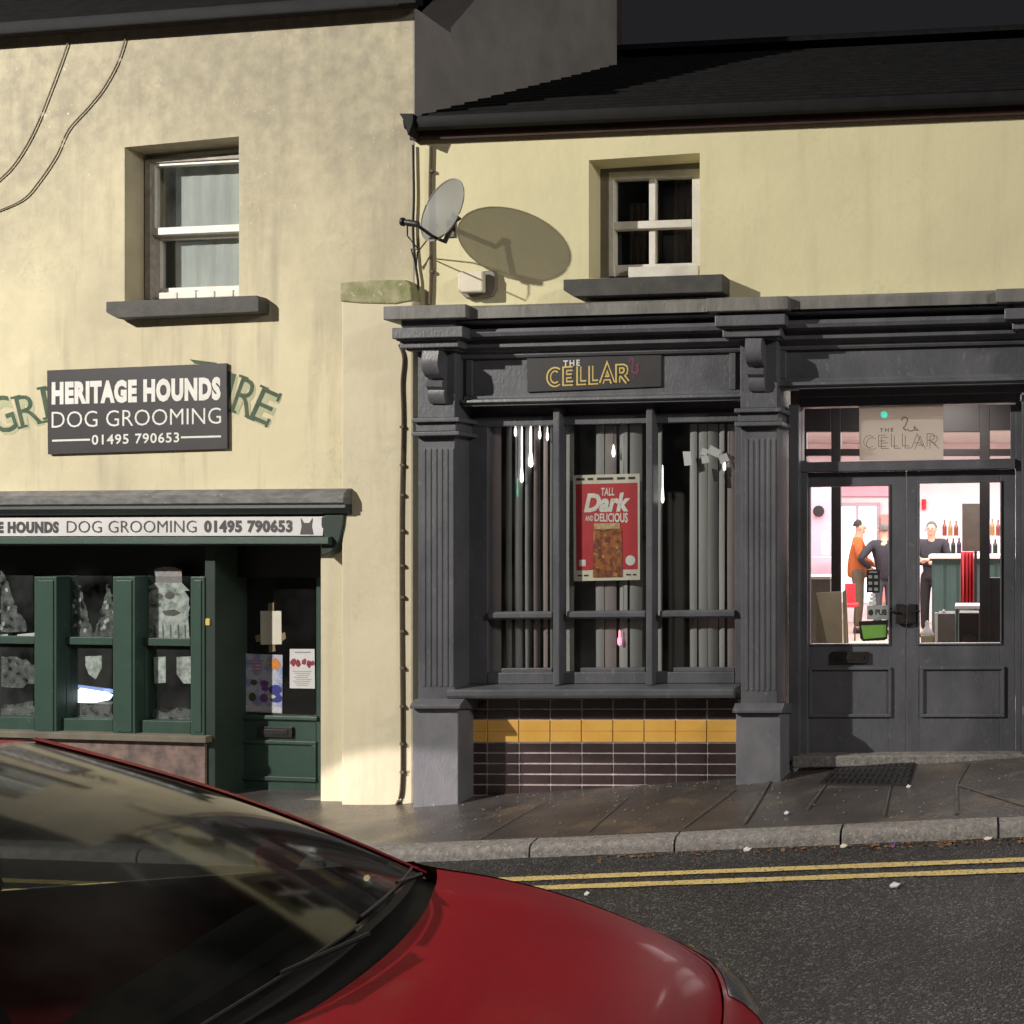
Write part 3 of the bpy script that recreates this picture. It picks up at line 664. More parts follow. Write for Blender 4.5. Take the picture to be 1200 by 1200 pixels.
# ---- rooms of the pub
FZ = EZ - 1.642                           # floor level
mb = MB(); fx0, fx1 = -1.36, 3.4
mb.box(-3.98, 8.3, FZ-.1, 6, 20, FZ-.003); O('hall_floor', mb, M['hallfloor'], pub)
mb = MB(); mb.box(-3.98, 8.55, FZ+3.15, 6, 20, FZ+3.25); O('hall_ceiling', mb, M['ceil'], pub)
mb = MB(); mb.box(-3.98, 19.6, FZ, 6, 19.7, FZ+3.15); O('hall_wall', mb, M['pinkwall'], pub)
mb = MB(); mb.box(-3.9, 19.53, FZ+2.22, -1.40, 19.595, FZ+2.62); O('wall_band', mb, M['pinkband'], pub)
mb = MB(); mb.box(5.0, 9, FZ, 5.1, 19.6, FZ+3.15); O('hall_wall', mb, M['pinkwall'], pub)
mb = MB(); mb.box(-4.08, 10.4, FZ, -3.98, 19.6, FZ+3.15); O('hall_wall', mb, M['pinkwall'], pub)
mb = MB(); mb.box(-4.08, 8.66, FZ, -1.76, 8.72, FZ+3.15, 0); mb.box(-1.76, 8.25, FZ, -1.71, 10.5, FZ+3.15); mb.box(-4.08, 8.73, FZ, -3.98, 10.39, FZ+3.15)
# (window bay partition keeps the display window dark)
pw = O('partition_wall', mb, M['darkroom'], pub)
# glazed inner screen between lobby and hall
d = 10.2; mb = MB()
def dbox(mb, u0, v0, u1, v1, d, th, mi=0):
    a, c = PD(u0, v1, d), PD(u1, v0, d); mb.box(a.x, d, a.z, c.x, d+th, c.z, mi)
dbox(mb, 974, 455, 985, 815, d, .08); dbox(mb, 1148, 455, 1160, 815, d, .08); dbox(mb, 920, 440, 973.9, 506, d, .08); dbox(mb, 985.1, 440, 1147.9, 506, d, .08); dbox(mb, 1160.1, 440, 1240, 504, d, .08)
dbox(mb, 920, 526, 973.9, 534, d, .08); dbox(mb, 985.1, 526, 1147.9, 534, d, .08); dbox(mb, 1160.1, 526, 1240, 534, d, .08); dbox(mb, 920, 506.1, 945, 815, d, .08); dbox(mb, 1196, 504.1, 1240, 815, d, .08)
O('inner_screen', mb, M['dkframe'], pub, bevel=.004)
mb = MB(); dbox(mb, 1160.2, 677, 1195.8, 815, d+.02, .05); O('screen_panel', mb, M['dkframe'], pub)
# far bright door
mb = MB(); dbox(mb, 985, 589, 1031, 593, 19.52, .07); dbox(mb, 1027, 593.1, 1031, 706, 19.52, .07); dbox(mb, 1003, 593.1, 1006, 706, 19.52, .07); dbox(mb, 978, 589, 984.9, 706, 19.52, .07)
fd = O('far_door', mb, mat('grey_door_frame', (.45,.36,.40), None, rough=.6), pub)
mb = MB(); dbox(mb, 985, 593, 1027, 706, 19.57, .02); O('lit_pane', mb, M['brightpane'], fd)
mb = MB(); dbox(mb, 1032, 603, 1045, 706, 19.4, .12); O('door_post', mb, mat('salmon_post', (.62,.28,.24), None, rough=.7), pub)

# ------------------------------------------------------------------ things in and on the pub
def on_wall_quad(name, mb, m, label, cat, group=None, **k): return single(name, mb, m, label, cat, group, **k)
# CELLAR sign
sg = T('pub_sign', 'black board reading THE CELLAR in yellow outline letters on the charcoal fascia', 'sign', RW.P(696, 460, .092))
mb = MB(); RW.poly(mb, [(617,418.5),(775,411),(775,453),(618,459.5)], .0915, .104); O('board', mb, M['pubboard'], sg, bevel=.002)
q = [(660,422.4),(679.5,421.4),(679.5,428.6),(660,429.8)]; mb = MB(); text(mb, 'THE', RW.quadmap(q, .1052), .03, spacing=1.35); O('lettering', mb, M['letter'], sg)
q = [(641,430.5),(738,426),(738,448.5),(641,453)]; mp = RW.quadmap(q, .1052); asp = 97/22.5
def arc(cx, cy, rx, ry, a0, a1, n=12): return [(cx+rx*math.cos(R_(a0+(a1-a0)*i/n)), cy+ry*math.sin(R_(a0+(a1-a0)*i/n))) for i in range(n+1)]
LT = [arc(.095, .52, .075, .40, -50, -310, 16),
      [(.31,.12),(.215,.12),(.215,.88),(.315,.88)], [(.225,.50),(.30,.50)],
      [(.385,.03),(.385,.88),(.475,.88)], [(.53,.03),(.53,.88),(.62,.88)],
      [(.655,.97),(.725,.10),(.795,.97)], [(.69,.70),(.77,.70)],
      [(.855,.97),(.855,.12),(.92,.12),(.945,.18),(.952,.32),(.945,.46),(.92,.55),(.865,.55)], [(.905,.58),(.975,.97)]]
mb = MB(); mk = MB()
for i, st in enumerate(LT):
    ribbon(mb, st, .26, mp, .0001*i, asp=asp)
    ribbon(mk, [st[0]] + st[1:], .10, mp, .0018+.0001*i, asp=asp)
O('outline_lettering', mb, M['yellowt'], sg); O('letter_centres', mk, M['pubboard'], sg)
mb = MB(); q = [(737,418),(749,417.5),(749,443),(737,443.5)]; mp2 = RW.quadmap(q, .1052)
ribbon(mb, arc(.25,.2,.2,.13,150,400,8)+[(.35,.45),(.3,.6)], .08, mp2, 0, asp=.47); ribbon(mb, arc(.6,.62,.3,.14,180,-60,8), .10, mp2, .0003, asp=.47); ribbon(mb, [(.5,.72),(.45,.98),(.6,.98)], .05, mp2, .0006, asp=.47); ribbon(mb, [(.65,.45),(.95,.35),(.85,.55)], .07, mp2, .0009, asp=.47)
O('flamingo_emblem', mb, M['pinkt'], sg)
# transom poster (seen from the street, lettering faint)
tp = T('transom_poster', 'pale translucent poster with faint outlined CELLAR lettering in the glass over the doors', 'poster', RW.P(1056, 540, DB-.02))
mb = MB(); RW.poly(mb, [(1006.5,476),(1105.5,474),(1105.5,538.5),(1007.5,539.5)], DB-.022, DB-.018); O('sheet', mb, M['sheet'], tp)
mb = MB(); q = [(1031,502),(1047,501.4),(1047,505.6),(1031,506.3)]; text(mb, 'THE', RW.quadmap(q, DB-.0165), .02, spacing=1.5)
mp = RW.quadmap([(1012,510),(1101,507),(1101,525),(1012,527)], DB-.0165)
for i, st in enumerate(LT):
    for side in (-.075, .075):
        pts = st; ribbon(mb, [(x+side*.25, y+side) for x, y in pts], .035, mp, .0001*i+(.00005 if side > 0 else 0), asp=4.9)
mp2 = RW.quadmap([(1056,488),(1077,487.5),(1077,505),(1056,505.5)], DB-.0165)
ribbon(mb, arc(.2,.25,.16,.2,170,400,9)+[(.25,.6),(.12,.8),(.3,.95)], .07, mp2, asp=1.2); ribbon(mb, arc(.55,.75,.22,.25,160,-20,6), .06, mp2, .0004, asp=1.2); ribbon(mb, [(.7,.7),(.95,.95),(.75,.95)], .06, mp2, .0008, asp=1.2)
O('lettering', mb, mat('grey_print', (.17,.17,.155), None, rough=.7), tp)
p = RW.P(1036, 486, DB-.012); mb = MB(); mb.lathe(p, [(.0,-.001),(.022,-.001),(.024,.001),(.017,.006),(.0,.008)], RW.n, 20)
single('teal_glint', mb, M['teal_glow'], 'small teal glow added for a reflection at the top of the transom poster', 'lamp', smooth=True)  # glowing disc added in place of a green light's reflection
# drinks poster in the display window
PB = -.042
ps = T('drinks_poster', 'red drinks poster with white Dark lettering and an amber glass taped in the display window', 'poster', RW.P(711, 681, PB))
mb = MB(); RW.poly(mb, [(671.5,557),(749.5,555),(750,679.5),(672.5,681)], PB-.002, PB); O('sheet', mb, M['paper'], ps)
mp = RW.quadmap([(671.5,557),(749.5,555),(750,679.5),(672.5,681)], PB+.0012)
mb = MB(); patch(mb, mp, .04, .085, .965, .90); O('red_field', mb, mat('red_print', (.55,.035,.05), (.48,.03,.045), 10, .6), ps)
mb = MB(); text(mb, 'TALL', lambda a, t, db=0: mp(.42+.20*a, .125+.075*t, .0012+db), .02, shear=.1)
text(mb, 'Dark', lambda a, t, db=0: mp(.16+.70*a, .175+.18*t - .02*(1-a)*0, .0012+db), .045, shear=.25)
text(mb, 'AND', lambda a, t, db=0: mp(.18+.12*a, .385+.05*t, .0012+db), .02); text(mb, 'DELICIOUS', lambda a, t, db=0: mp(.32+.50*a, .365+(.075+.02*a)*t, .0012+db), .03)
disc(mb, mp, .855, .815, .075, .048, .0012); patch(mb, mp, .08, .80, .18, .86, .0012); O('lettering', mb, M['letter'], ps)
mb = MB()
mb.add([mp(.30,.515,.0024), mp(.73,.515,.0024), mp(.735,.97,.0024), mp(.29,.97,.0024)], [(0,1,2,3)]); O('glass_picture', mb, mat('amber_print', (.42,.13,.03), (.16,.04,.025), 22, .5, lo=.42, hi=.58, c3=(.62,.38,.10), c3scale=30, c3lo=.56), ps)
mb = MB(); patch(mb, mp, .31, .46, .70, .512, .0024); disc(mb, mp, .45, .49, .07, .03, .0028); O('froth', mb, mat('froth_print', (.70,.58,.35), (.45,.30,.15), 30, .6), ps)
mb = MB()
for x0, x1 in ((.05,.17),(.22,.30),(.36,.60),(.66,.78),(.83,.93)): patch(mb, mp, x0, .028, x1, .05, .0012)
for x0, x1 in ((.06,.12),(.15,.22),(.79,.86),(.89,.94)): patch(mb, mp, x0, .942, x1, .956, .0012)
O('small_print', mb, M['dktext'], ps)
# vertical blinds
bl = T('vertical_blind', 'grey vertical slat blinds hanging behind the pub display window', 'blind', RW.P(715, 800, -.2))
groups = [[(577,587),(593,600),(604,613),(616,623),(626,633),(636,643),(645,652)], [(661,673),(698,708),(709.5,722),(724,737),(739,752)], [(769,776.5),(808,817),(818.5,829),(830,841),(842,850),(853,862)]]
for gi, gs in enumerate(groups):
    for (u0, u1) in gs:
        mb = MB(); c = (u0+u1)/2; w = (u1-u0)/2/162; ang = random.uniform(-.8,.6); a = RW.A(c, -.105); rows = []
        zt, zb_ = RW.P(c, 489 + (8 if gi else 0), -.105).z, RW.P(c, 799, -.105).z
        for k in range(7):
            x = -1+2*k/6; aa = a + w*1.08*x*math.cos(ang); bb_ = -.105 + w*x*math.sin(ang)*.8 + .007*(1-x*x)
            rows.append([RW.pt(aa, bb_, z=zt), RW.pt(aa + .002*x, bb_ + .004, z=(zt+zb_)/2), RW.pt(aa, bb_, z=zb_)])
        mb.grid(rows); O('slat', mb, random.choice((M['blind'], M['blind'], M['blind2'], M['blind3'])), bl, smooth=60)
mb = MB(); RW.rect(mb, 572, 862, 487, 491, -.14, -.095, 715); O('head_rail', mb, mat('cream_head_rail', (.40,.34,.26), None, rough=.5), bl)
# glowing shapes added for the bright slivers between the slats
def add_sliver(u, v0, v1, r, m, label, wire=None):
    t = T('glow_sliver', label, 'light', RW.P(u, v1, -.075), 'glowing slivers added in the pub window'); bb_ = -.075
    p0, p1 = RW.P(u, v0, bb_), RW.P(u, v1, bb_); h = (p0-p1).length
    mb = MB(); mb.lathe(p1, [(0,0),(r*.75,.01),(r,.028),(r*.85,.06),(r*.45,min(.12, h*.5)),(r*.42,h*.9),(r*.2,h),(0,h)], (0,0,1), 12); O('bulb', mb, m, t, smooth=True)
    mb = MB(); mb.tube([p0, RW.P(u, wire or 491, bb_)], .0022, 6); O('wire', mb, M['cable'], t)
add_sliver(604, 499, 512, .010, M['bulb'], 'short glowing sliver at the far left of the pub window')
add_sliver(606.5+.0, 560, 583, .006, mat('green_glow', (.1,.5,.3), None, emit=(.1,.8,.4), estr=.5), 'thin greenish glowing sliver low on the leftmost wire', 499)
add_sliver(611.5, 498, 566, .013, M['bulb'], 'tall broad glowing sliver without a rounded drop, second from left')
add_sliver(622, 498, 548, .018, M['bulb'], 'widest glowing sliver ending in a round white drop')
add_sliver(632.5, 499, 515, .010, M['bulb'], 'short glowing sliver just right of the widest drop')
add_sliver(641.5, 500, 517, .010, M['bulb'], 'short glowing sliver nearest the left mullion')
add_sliver(719, 521, 536, .013, M['bulb'], 'single glowing drop on a wire above the red poster')
add_sliver(776.5, 545, 590, .012, M['bulb'], 'long glowing sliver just right of the second mullion')
add_sliver(849, 537, 552, .012, M['bulb'], 'glowing drop beside the small stuck papers')
add_sliver(726, 738, 757, .016, M['pink_glow'], 'pink glowing drop in the lower pane under the poster')
# small papers stuck to the glass
for (u, v, w, h, a, lb) in ((805.5,537,4.5,8.5,-.12,'leftmost small paper stuck upright on the right window pane'), (825.5,529.5,4,4,.35,'small square paper, upper of the two in the middle of the pane'), (826.5,538.5,4.3,4.3,-.15,'small square paper, lower of the two in the middle of the pane'), (837,529,7,5,.45,'tilted oblong paper high on the right window pane'), (848,537,5.5,5,-.4,'rightmost crumpled paper stuck by the glowing drop')):
    mb = MB(); c, s = math.cos(a), math.sin(a)
    RW.poly(mb, [(u+x*c-y*s, v+x*s+y*c) for x, y in ((-w,-h),(w,-h*.9),(w*.95,h),(-w,h))], -.041, -.0385); single('stuck_paper', mb, M['paperw'], lb, 'paper', 'small papers stuck on the pub window')
for u, v, w, h in ((838,557,4,8), (854,553,3.5,6)):
    mb = MB(); RW.poly(mb, [(u-w,v-h),(u+w*.6,v-h*.8),(u+w,v+h),(u-w*.4,v+h*.9)], -.041, -.0385); single('stuck_paper', mb, M['black'], 'dark torn sticker below the tilted oblong paper' if u < 845 else 'dark torn sticker below the rightmost crumpled paper', 'sticker', 'small papers stuck on the pub window')
# door stickers
SB = DB-.022
st = T('black_sticker', 'black sticker with six pale symbols on the left door glass', 'sticker', RW.P(1023, 694, SB))
mb = MB(); RW.poly(mb, [(1015.5,668),(1031,668),(1031,694.5),(1015.5,694.5)], SB-.003, SB); O('backing', mb, M['black'], st)
mb = MB(); mp = RW.quadmap([(1015.5,668),(1031,668),(1031,694.5),(1015.5,694.5)], SB+.0012)
for y in (.30,.58,.85):
    for x in (.28,.72): patch(mb, mp, x-.14, y-.07, x+.14, y+.07)
patch(mb, mp, .2, .06, .8, .12); O('symbols', mb, mat('grey_symbols', (.28,.30,.30), None), st)
mb = MB(); mp = RW.quadmap([(1018,695.5),(1028,695.5),(1028,709),(1018,709)], SB)
for x0, y0, x1, y1 in ((.2,0,.75,.25),(.15,.3,.8,.62),(.0,.66,.85,1)): RW.poly(mb, [(1018+10*x0,695.5+13.5*y0),(1018+10*x1,695.5+13.5*y0),(1018+10*x1,695.5+13.5*y1),(1018+10*x0,695.5+13.5*y1)], SB-.003, SB)
single('white_sticker', mb, M['paperw'], 'small white stacked symbol sticker under the black sticker', 'sticker')
st = T('pub_sticker', 'grey rectangular sticker lettered PUB beside the door lock', 'sticker', RW.P(1028, 726, SB))
mb = MB(); RW.poly(mb, [(1016,709.5),(1040.5,709.5),(1040.5,726),(1016,726)], SB-.003, SB); O('backing', mb, mat('grey_sticker', (.34,.36,.35), None), st)
mb = MB(); mp = RW.quadmap([(1016,709.5),(1040.5,709.5),(1040.5,726),(1016,726)], SB+.0012); text(mb, 'PUB', lambda a, t, db=0: mp(.40+.55*a, .28+.4*t, db), .03); disc(mb, mp, .18, .5, .12, .22); O('lettering', mb, M['dktext'], st)
st = T('green_notice', 'green notice with a black border taped low on the left door glass', 'notice', RW.P(1024, 751, SB))
mb = MB(); RW.poly(mb, [(1006.5,728),(1040.5,726.5),(1040,748.5),(1036,750.5),(1011,751.5),(1008,748)], SB-.003, SB); O('backing', mb, M['black'], st)
mb = MB(); RW.poly(mb, [(1009,733),(1038.5,732),(1038.5,746.5),(1012,749)], SB+.001, SB+.002); O('green_field', mb, M['greenp'], st)

# ---- lobby and bar contents
def things_box(name, u0, v0, u1, v1, d, th, m, label, cat, extra=None, bevel=.008):
    c = PD((u0+u1)/2, v1, d); t = T(name, label, cat, c); mb = MB(); dbox(mb, u0, v0, u1, v1, d, th); O('body', mb, m, t, bevel=bevel); return t
fl = lambda d: CV + F*1.642/d             # photo row where the hall floor lies at distance d
# bar counter
t = T('bar_counter', 'teal panelled bar counter with a pale top behind the right door', 'counter', PD(1130, fl(15.4), 15.4))
mb = MB(); dbox(mb, 1092, 655, 1215, fl(15.4), 15.4, .6)
for i in range(8): dbox(mb, 1094+i*15, 662, 1106+i*15, 735, 15.38, .03)
O('front', mb, M['teal'], t, bevel=.005); mb = MB(); dbox(mb, 1088, 650.5, 1219, 654.8, 15.3, .8); O('top', mb, M['bartop'], t, bevel=.01)
# back shelf + bottles
t = T('bottle_shelf', 'pale wall shelf holding bottles behind the bar', 'shelf', PD(1130, 648, 17.5))
mb = MB(); dbox(mb, 1100, 628, 1190, 630, 17.4, .25); dbox(mb, 1100, 649, 1190, 652, 17.4, .25); O('boards', mb, M['bartop'], t)
mb = MB(); dbox(mb, 1098, 602, 1100, 652, 17.4, .25); dbox(mb, 1190, 602, 1192, 652, 17.4, .25); O('uprights', mb, M['bartop'], t)
bc = [(.02,.03,.02),(.16,.04,.03),(.05,.03,.06),(.24,.14,.05)]
names = ['dark green', 'red-brown', 'purple', 'amber']
for i in range(14):
    u = 1103.5+i*3.4+(22 if i > 6 else 0); row = i % 2; vb = 628 if row else 649; p = PD(u, vb, 17.5); s = random.uniform(.9, 1.1)*.85
    mb = MB(); mb.lathe(p, [(.03,0),(.036,.005),(.036,.16*s),(.03,.19*s),(.014,.22*s),(.012,.27*s),(.014,.272*s),(.014,.285*s),(0,.285*s)], (0,0,1), 12)
    single('bottle', mb, mat('bottle_glass', bc[i % 4], None, rough=.15), names[i % 4]+' bottle, '+('upper' if row else 'lower')+' shelf board, '+('left' if i < 7 else 'right')+' cluster, '+['first','second','third','fourth','fifth','sixth','seventh'][i % 7]+' along', 'bottle', 'bottles behind the bar', smooth=True)
t = T('brown_board', 'plain brown upright board on a post above the red cloth', 'board', PD(1138, 646, 13.6))
mb = MB(); dbox(mb, 1127.5, 590, 1150, 646, 13.6, .04); O('panel', mb, M['brownb'], t, bevel=.004); mb = MB(); dbox(mb, 1141.5, 646.1, 1145, fl(13.66), 13.63, .04); O('post', mb, M['dkframe'], t)
mb = MB(); rows = []
for i in range(15):
    u = 1126+15*i/14; dd = 13.35+.05*math.sin(i*1.7); rows.append([PD(u, 646.5, dd), PD(u+.4*math.sin(i), 680, dd+.02), PD(u, 711, dd)])
mb.grid(rows); o = single('red_cloth', mb, M['red'], 'bright red cloth hanging in folds below the brown board', 'cloth', smooth=60); sm = o.modifiers.new('s', 'SOLIDIFY'); sm.thickness = .006
t = T('side_table', 'small table with a white top at the foot of the red cloth', 'table', PD(1136, fl(11.6), 11.6))
mb = MB(); dbox(mb, 1119, 710, 1151, 713.5, 11.5, .45); O('top', mb, M['paperw'], t, bevel=.004)
for u in (1120.5, 1147):
    for dd in (11.55, 11.9): mb = MB(); dbox(mb, u, 713.7, u+2, fl(dd), dd, .02); O('leg', mb, M['dkframe'], t)
t = T('black_speaker', 'black loudspeaker box standing under the small white table', 'speaker', PD(1136, fl(11.0), 11.0))
mb = MB(); dbox(mb, 1124, 718, 1147.5, fl(11.0), 11.0, .3); O('cabinet', mb, M['black'], t, bevel=.01)
mb = MB(); p = PD(1136, 752, 10.995); mb.lathe(p, [(.05,0),(.075,.002),(.075,.012),(.0,.012)], (0,-1,0), 20); O('cone', mb, M['dkframe'], t, smooth=True)
t = things_box('grey_cabinet', 1099, 719, 1119, fl(10.9), 10.9, .35, M['greyb'], 'grey low cabinet with a cream edge inside the right door', 'cabinet')
mb = MB(); dbox(mb, 1095.5, 718, 1098.9, fl(10.9), 10.88, .04); O('edge_trim', mb, M['bartop'], t)
mb = MB(); p = PD(1106, 718.5, 11.0); mb.lathe(p, [(.02,0),(.022,.01),(.012,.03),(0,.034)], n=12); O('knob', mb, M['bartop'], t, smooth=True)
t = things_box('cardboard_box', 1079, 745, 1094, fl(10.8), 10.8, .3, M['beige'], 'low pale box inside the right door with a cloth on it', 'box')
mb = MB(); p = PD(1086.5, 745, 10.9)
mb.lathe(p, [(.06,0),(.062,.02),(.05,.05),(.028,.075),(.018,.10),(.022,.125),(.012,.145),(0,.15)], n=16); single('white_ornament', mb, M['paperw'], 'small white rounded ornament standing on the low pale box', 'ornament', smooth=True)
t = T('folded_board', 'beige folding board leaning inside the left door', 'board', PD(972, fl(9.7), 9.7))
mb = MB(); f = [PD(956.5,695,9.7), PD(986,693,9.75), PD(989,fl(9.6),9.5), PD(957,fl(9.6)-4,9.55)]; mb.prism(f, [p+Vector((0,.03,0)) for p in f]); O('front_panel', mb, M['beige'], t)
mb = MB(); f = [PD(987,694,9.78), PD(991.5,690,9.8), PD(997,fl(9.75)-18,9.95), PD(990,fl(9.7)-3,9.8)]; mb.prism(f, [p+Vector((0,.025,0)) for p in f]); O('back_panel', mb, M['beige'], t)
# red chair
t = T('red_chair', 'red upholstered chair behind the beige folding board', 'chair', PD(995, fl(16.5), 16.5))
mb = MB(); dbox(mb, 990, 684, 1002, 708, 16.7, .05); O('backrest', mb, M['red'], t, bevel=.01)
mb = MB(); dbox(mb, 989, 708.3, 1003, 712, 16.3, .45); O('seat', mb, M['red'], t, bevel=.01)
for u in (990, 1001):
    for dd in (16.32, 16.68): mb = MB(); dbox(mb, u, 712.2, u+1.5, fl(dd), dd, .03); O('leg', mb, M['dkframe'], t)
mb = MB(); p = PD(959.5, 599, 17.3); mb.lathe(p, [(0,.0),(.088,.0),(.09,.01),(.085,.03),(0,.034)], (0,-1,0), 28)
single('black_disc', mb, M['black'], 'round black disc on the wall seen through the narrow left strip of the door glass', 'wall disc', smooth=True)
mb = MB(); dbox(mb, 940, 560, 976, fl(17.4), 17.34, .1); O('side_partition', mb, M['pinkband'], pub)
t = T('side_counter', 'grey counter with a pale edge in the narrow left strip of the door glass', 'counter', PD(958, fl(12.5), 12.5))
mb = MB(); dbox(mb, 930, 679, 973, fl(12.5), 12.5, .5); O('front', mb, M['greyb'], t); mb = MB(); dbox(mb, 928, 675.5, 973.5, 678.8, 12.45, .6); O('top', mb, M['bartop'], t)
mb = MB(); p = PD(967.5, 650, 16.9); mb.lathe(p, [(.0,0),(.05,0),(.055,.04),(.055,.32),(.03,.36),(0,.36)], n=14); single('wall_lamp', mb, emis('lit_tube_lamp', (1,.93,.93), 1.6), 'white lit cylindrical lamp on the wall above the side counter', 'lamp', smooth=True)
mb = MB(); dbox(mb, 948, 653, 974, 659, 16.6, .5); single('bottle_ledge', mb, M['pinkband'], 'pink ledge below the white cylindrical lamp', 'ledge')
mb = MB(); dbox(mb, 1080, 585, 1085, 597, 19.5, .08); single('red_box', mb, M['red'], 'small red box high on the white back wall', 'box', bevel=.01)

# ---- people in the bar
def skin_mesh(chain, radii, sub=2):
    """chain: list of polylines sharing exact end points -> one skinned mesh (verts, faces)"""
    idx, vs, rs, es = {}, [], [], []
    def vid(p, r):
        k = tuple(round(c, 4) for c in p)
        if k not in idx: idx[k] = len(vs); vs.append(p); rs.append(r)
        return idx[k]
    for pl, rl in zip(chain, radii):
        ids = [vid(p, r) for p, r in zip(pl, rl)]
        es += [(a, b) for a, b in zip(ids, ids[1:]) if a != b]
    me = bpy.data.meshes.new('sk'); me.from_pydata(vs, es, []); ob = bpy.data.objects.new('sk', me); COL.objects.link(ob)
    ob.modifiers.new('s', 'SKIN')
    lay = me.skin_vertices[0].data
    for i, r in enumerate(rs): lay[i].radius = r if isinstance(r, tuple) else (r, r)
    lay[0].use_root = True
    sm = ob.modifiers.new('b', 'SUBSURF'); sm.levels = sub; sm.render_levels = sub
    dg = bpy.context.evaluated_depsgraph_get(); m2 = bpy.data.meshes.new_from_object(ob.evaluated_get(dg))
    res = ([v.co.copy() for v in m2.vertices], [tuple(p.vertices) for p in m2.polygons])
    bpy.data.objects.remove(ob); bpy.data.meshes.remove(me); bpy.data.meshes.remove(m2); return res
def person(loc, yaw, H, label, J, top, trous, hairm, hairf, headturn=0):
    """local frame: x = forward, y = left, z = up, unit = 1.78 m tall figure"""
    t = T('person', label, 'person', loc); s = H/1.78; c, sn = math.cos(yaw), math.sin(yaw)
    def W(p): return Vector(loc) + Vector(((p[0]*c-p[1]*sn)*s, (p[0]*sn+p[1]*c)*s, p[2]*s))
    pel = (0,0,.95); che = (.0,0,1.32); nk = (.0,0,1.50); hb = (.03,0,1.58); ht = (.045,0,1.70)
    body = [[pel,(0,0,1.12),che,nk,hb,(.04,0,1.66),(.03,0,1.735)]]; br = [[(.105,.085),(.12,.09),(.15,.11),.062,.068,.085,.055]]
    arms, ar = [], []
    for sd in (1, -1):
        a = J['arm_l' if sd > 0 else 'arm_r']; sh = (0, sd*.185, 1.44)
        arms.append([che, sh, a[0], a[1]]); ar.append([(.16,.12), .068, .048, .034])
    legs, lr = [], []
    for sd in (1, -1):
        legs.append([pel, (0, sd*.095, .90), (.02, sd*.105, .50), (-.02, sd*.11, .10), (.02, sd*.115, .045), (.13, sd*.13, .03)]); lr.append([(.105,.085), .075, .062, .045, .042, .032])
    # fingers rooted in each palm
    fing, fr = [], []
    for sd in (1, -1):
        a = J['arm_l' if sd > 0 else 'arm_r']; w_, e_ = Vector(a[1]), Vector(a[0]); dr = (w_-e_).normalized(); cr_ = dr.cross(Vector((1,0,.2))).normalized(); palm = w_ + dr*.07
        arms[-2 if sd > 0 else -1].append(tuple(palm)); ar[-2 if sd > 0 else -1].append((.036,.020))
        for k, ln in enumerate((.075,.085,.08,.062)):
            b0 = palm + cr_*(k-1.5)*.020 + dr*.02; cv = Vector((.25,0,-.1))
            fing.append([tuple(palm), tuple(b0), tuple(b0+dr*ln*.5+cv*.02), tuple(b0+dr*ln*.9+cv*.06)]); fr.append([(.036,.020), .010, .009, .007])
        th = w_ + dr*.03 - cr_*.035; fing.append([tuple(w_), tuple(th), tuple(th+dr*.05-cr_*.015)]); fr.append([.034, .012, .009])
    v, f = skin_mesh(body+arms+legs+fing, br+ar+lr+fr, 1)
    mb = MB(); mb.add([W(p) for p in v], f)
    # face: nose, ears, brow, eyes, lips as shaped bumps on the head
    def blob(c0, r, n=8):
        mb.sweep([[W((c0[0]+r[0]*math.cos(a)*0+r[0]*math.sin(ph)*math.cos(a), c0[1]+r[1]*math.sin(ph)*math.sin(a), c0[2]+r[2]*math.cos(ph))) for a in [6.28318*k/n for k in range(n)]] for ph in (.05,.6,1.2,1.57,2,2.6,3.09)])
    blob((.118,0,1.645),(.022,.014,.030)); blob((.03,.088,1.645),(.018,.012,.034)); blob((.03,-.088,1.645),(.018,.012,.034)); blob((.105,0,1.60),(.014,.026,.008)); blob((.10,0,1.575),(.02,.025,.016))
    O('body', mb, M['skin'], t, smooth=80)
    mb = MB()
    for sd in (1,-1): blob2 = [W((.112, sd*.032+.012*math.cos(a), 1.665+.007*math.sin(a))) for a in [6.28318*k/10 for k in range(10)]]; mb.add(blob2, [tuple(range(10))])
    O('eyes', mb, M['black'], t)
    # clothing follows the same chains, a little thicker
    tr = [[(0,0,.84),(0,0,.93),(0,0,1.12),che,(0,0,1.475)]]; rr = [[(.18,.135),(.185,.14),(.185,.14),(.205,.15),.088]]
    ta, tar = [], []
    for sd in (1,-1):
        a = J['arm_l' if sd > 0 else 'arm_r']; sh = (0, sd*.19, 1.44); e, w_ = Vector(a[0]), Vector(a[1]); ta.append([che, sh, tuple(e), tuple(e.lerp(w_, .93))]); tar.append([(.185,.135), .082, .064, .047])
    v, f = skin_mesh(tr+ta, rr+tar, 2); mb = MB(); mb.add([W(p) for p in v], f); O('jumper' if top is M['orange'] else 'jacket', mb, top, t, smooth=80)
    tl = [[(0,0,1.06),(0,0,.93)]]; tr_ = [[(.160,.120),(.166,.128)]]
    for sd in (1,-1): tl.append([(0,0,.93), (0, sd*.097,.86), (.02, sd*.107,.50), (-.015, sd*.112,.09)]); tr_.append([(.168,.128), .103, .080, .068])
    v, f = skin_mesh(tl, tr_, 2); mb = MB(); mb.add([W(p) for p in v], f); O('trousers', mb, trous, t, smooth=80)
    mb = MB(); rows = []
    for ph in [0.05+i*.2 for i in range(8)]:
        rows.append([W((.028-.012 + .100*math.sin(ph)*math.cos(a)*(1 if math.cos(a) < .2 else hairf), .088*math.sin(ph)*math.sin(a), 1.672+.105*math.cos(ph) - (0.05 if math.cos(a) < -.2 else 0)*max(0, ph-1))) for a in [6.28318*k/16 for k in range(16)]])
    mb.sweep(rows); O('hair', mb, hairm, t, smooth=80)
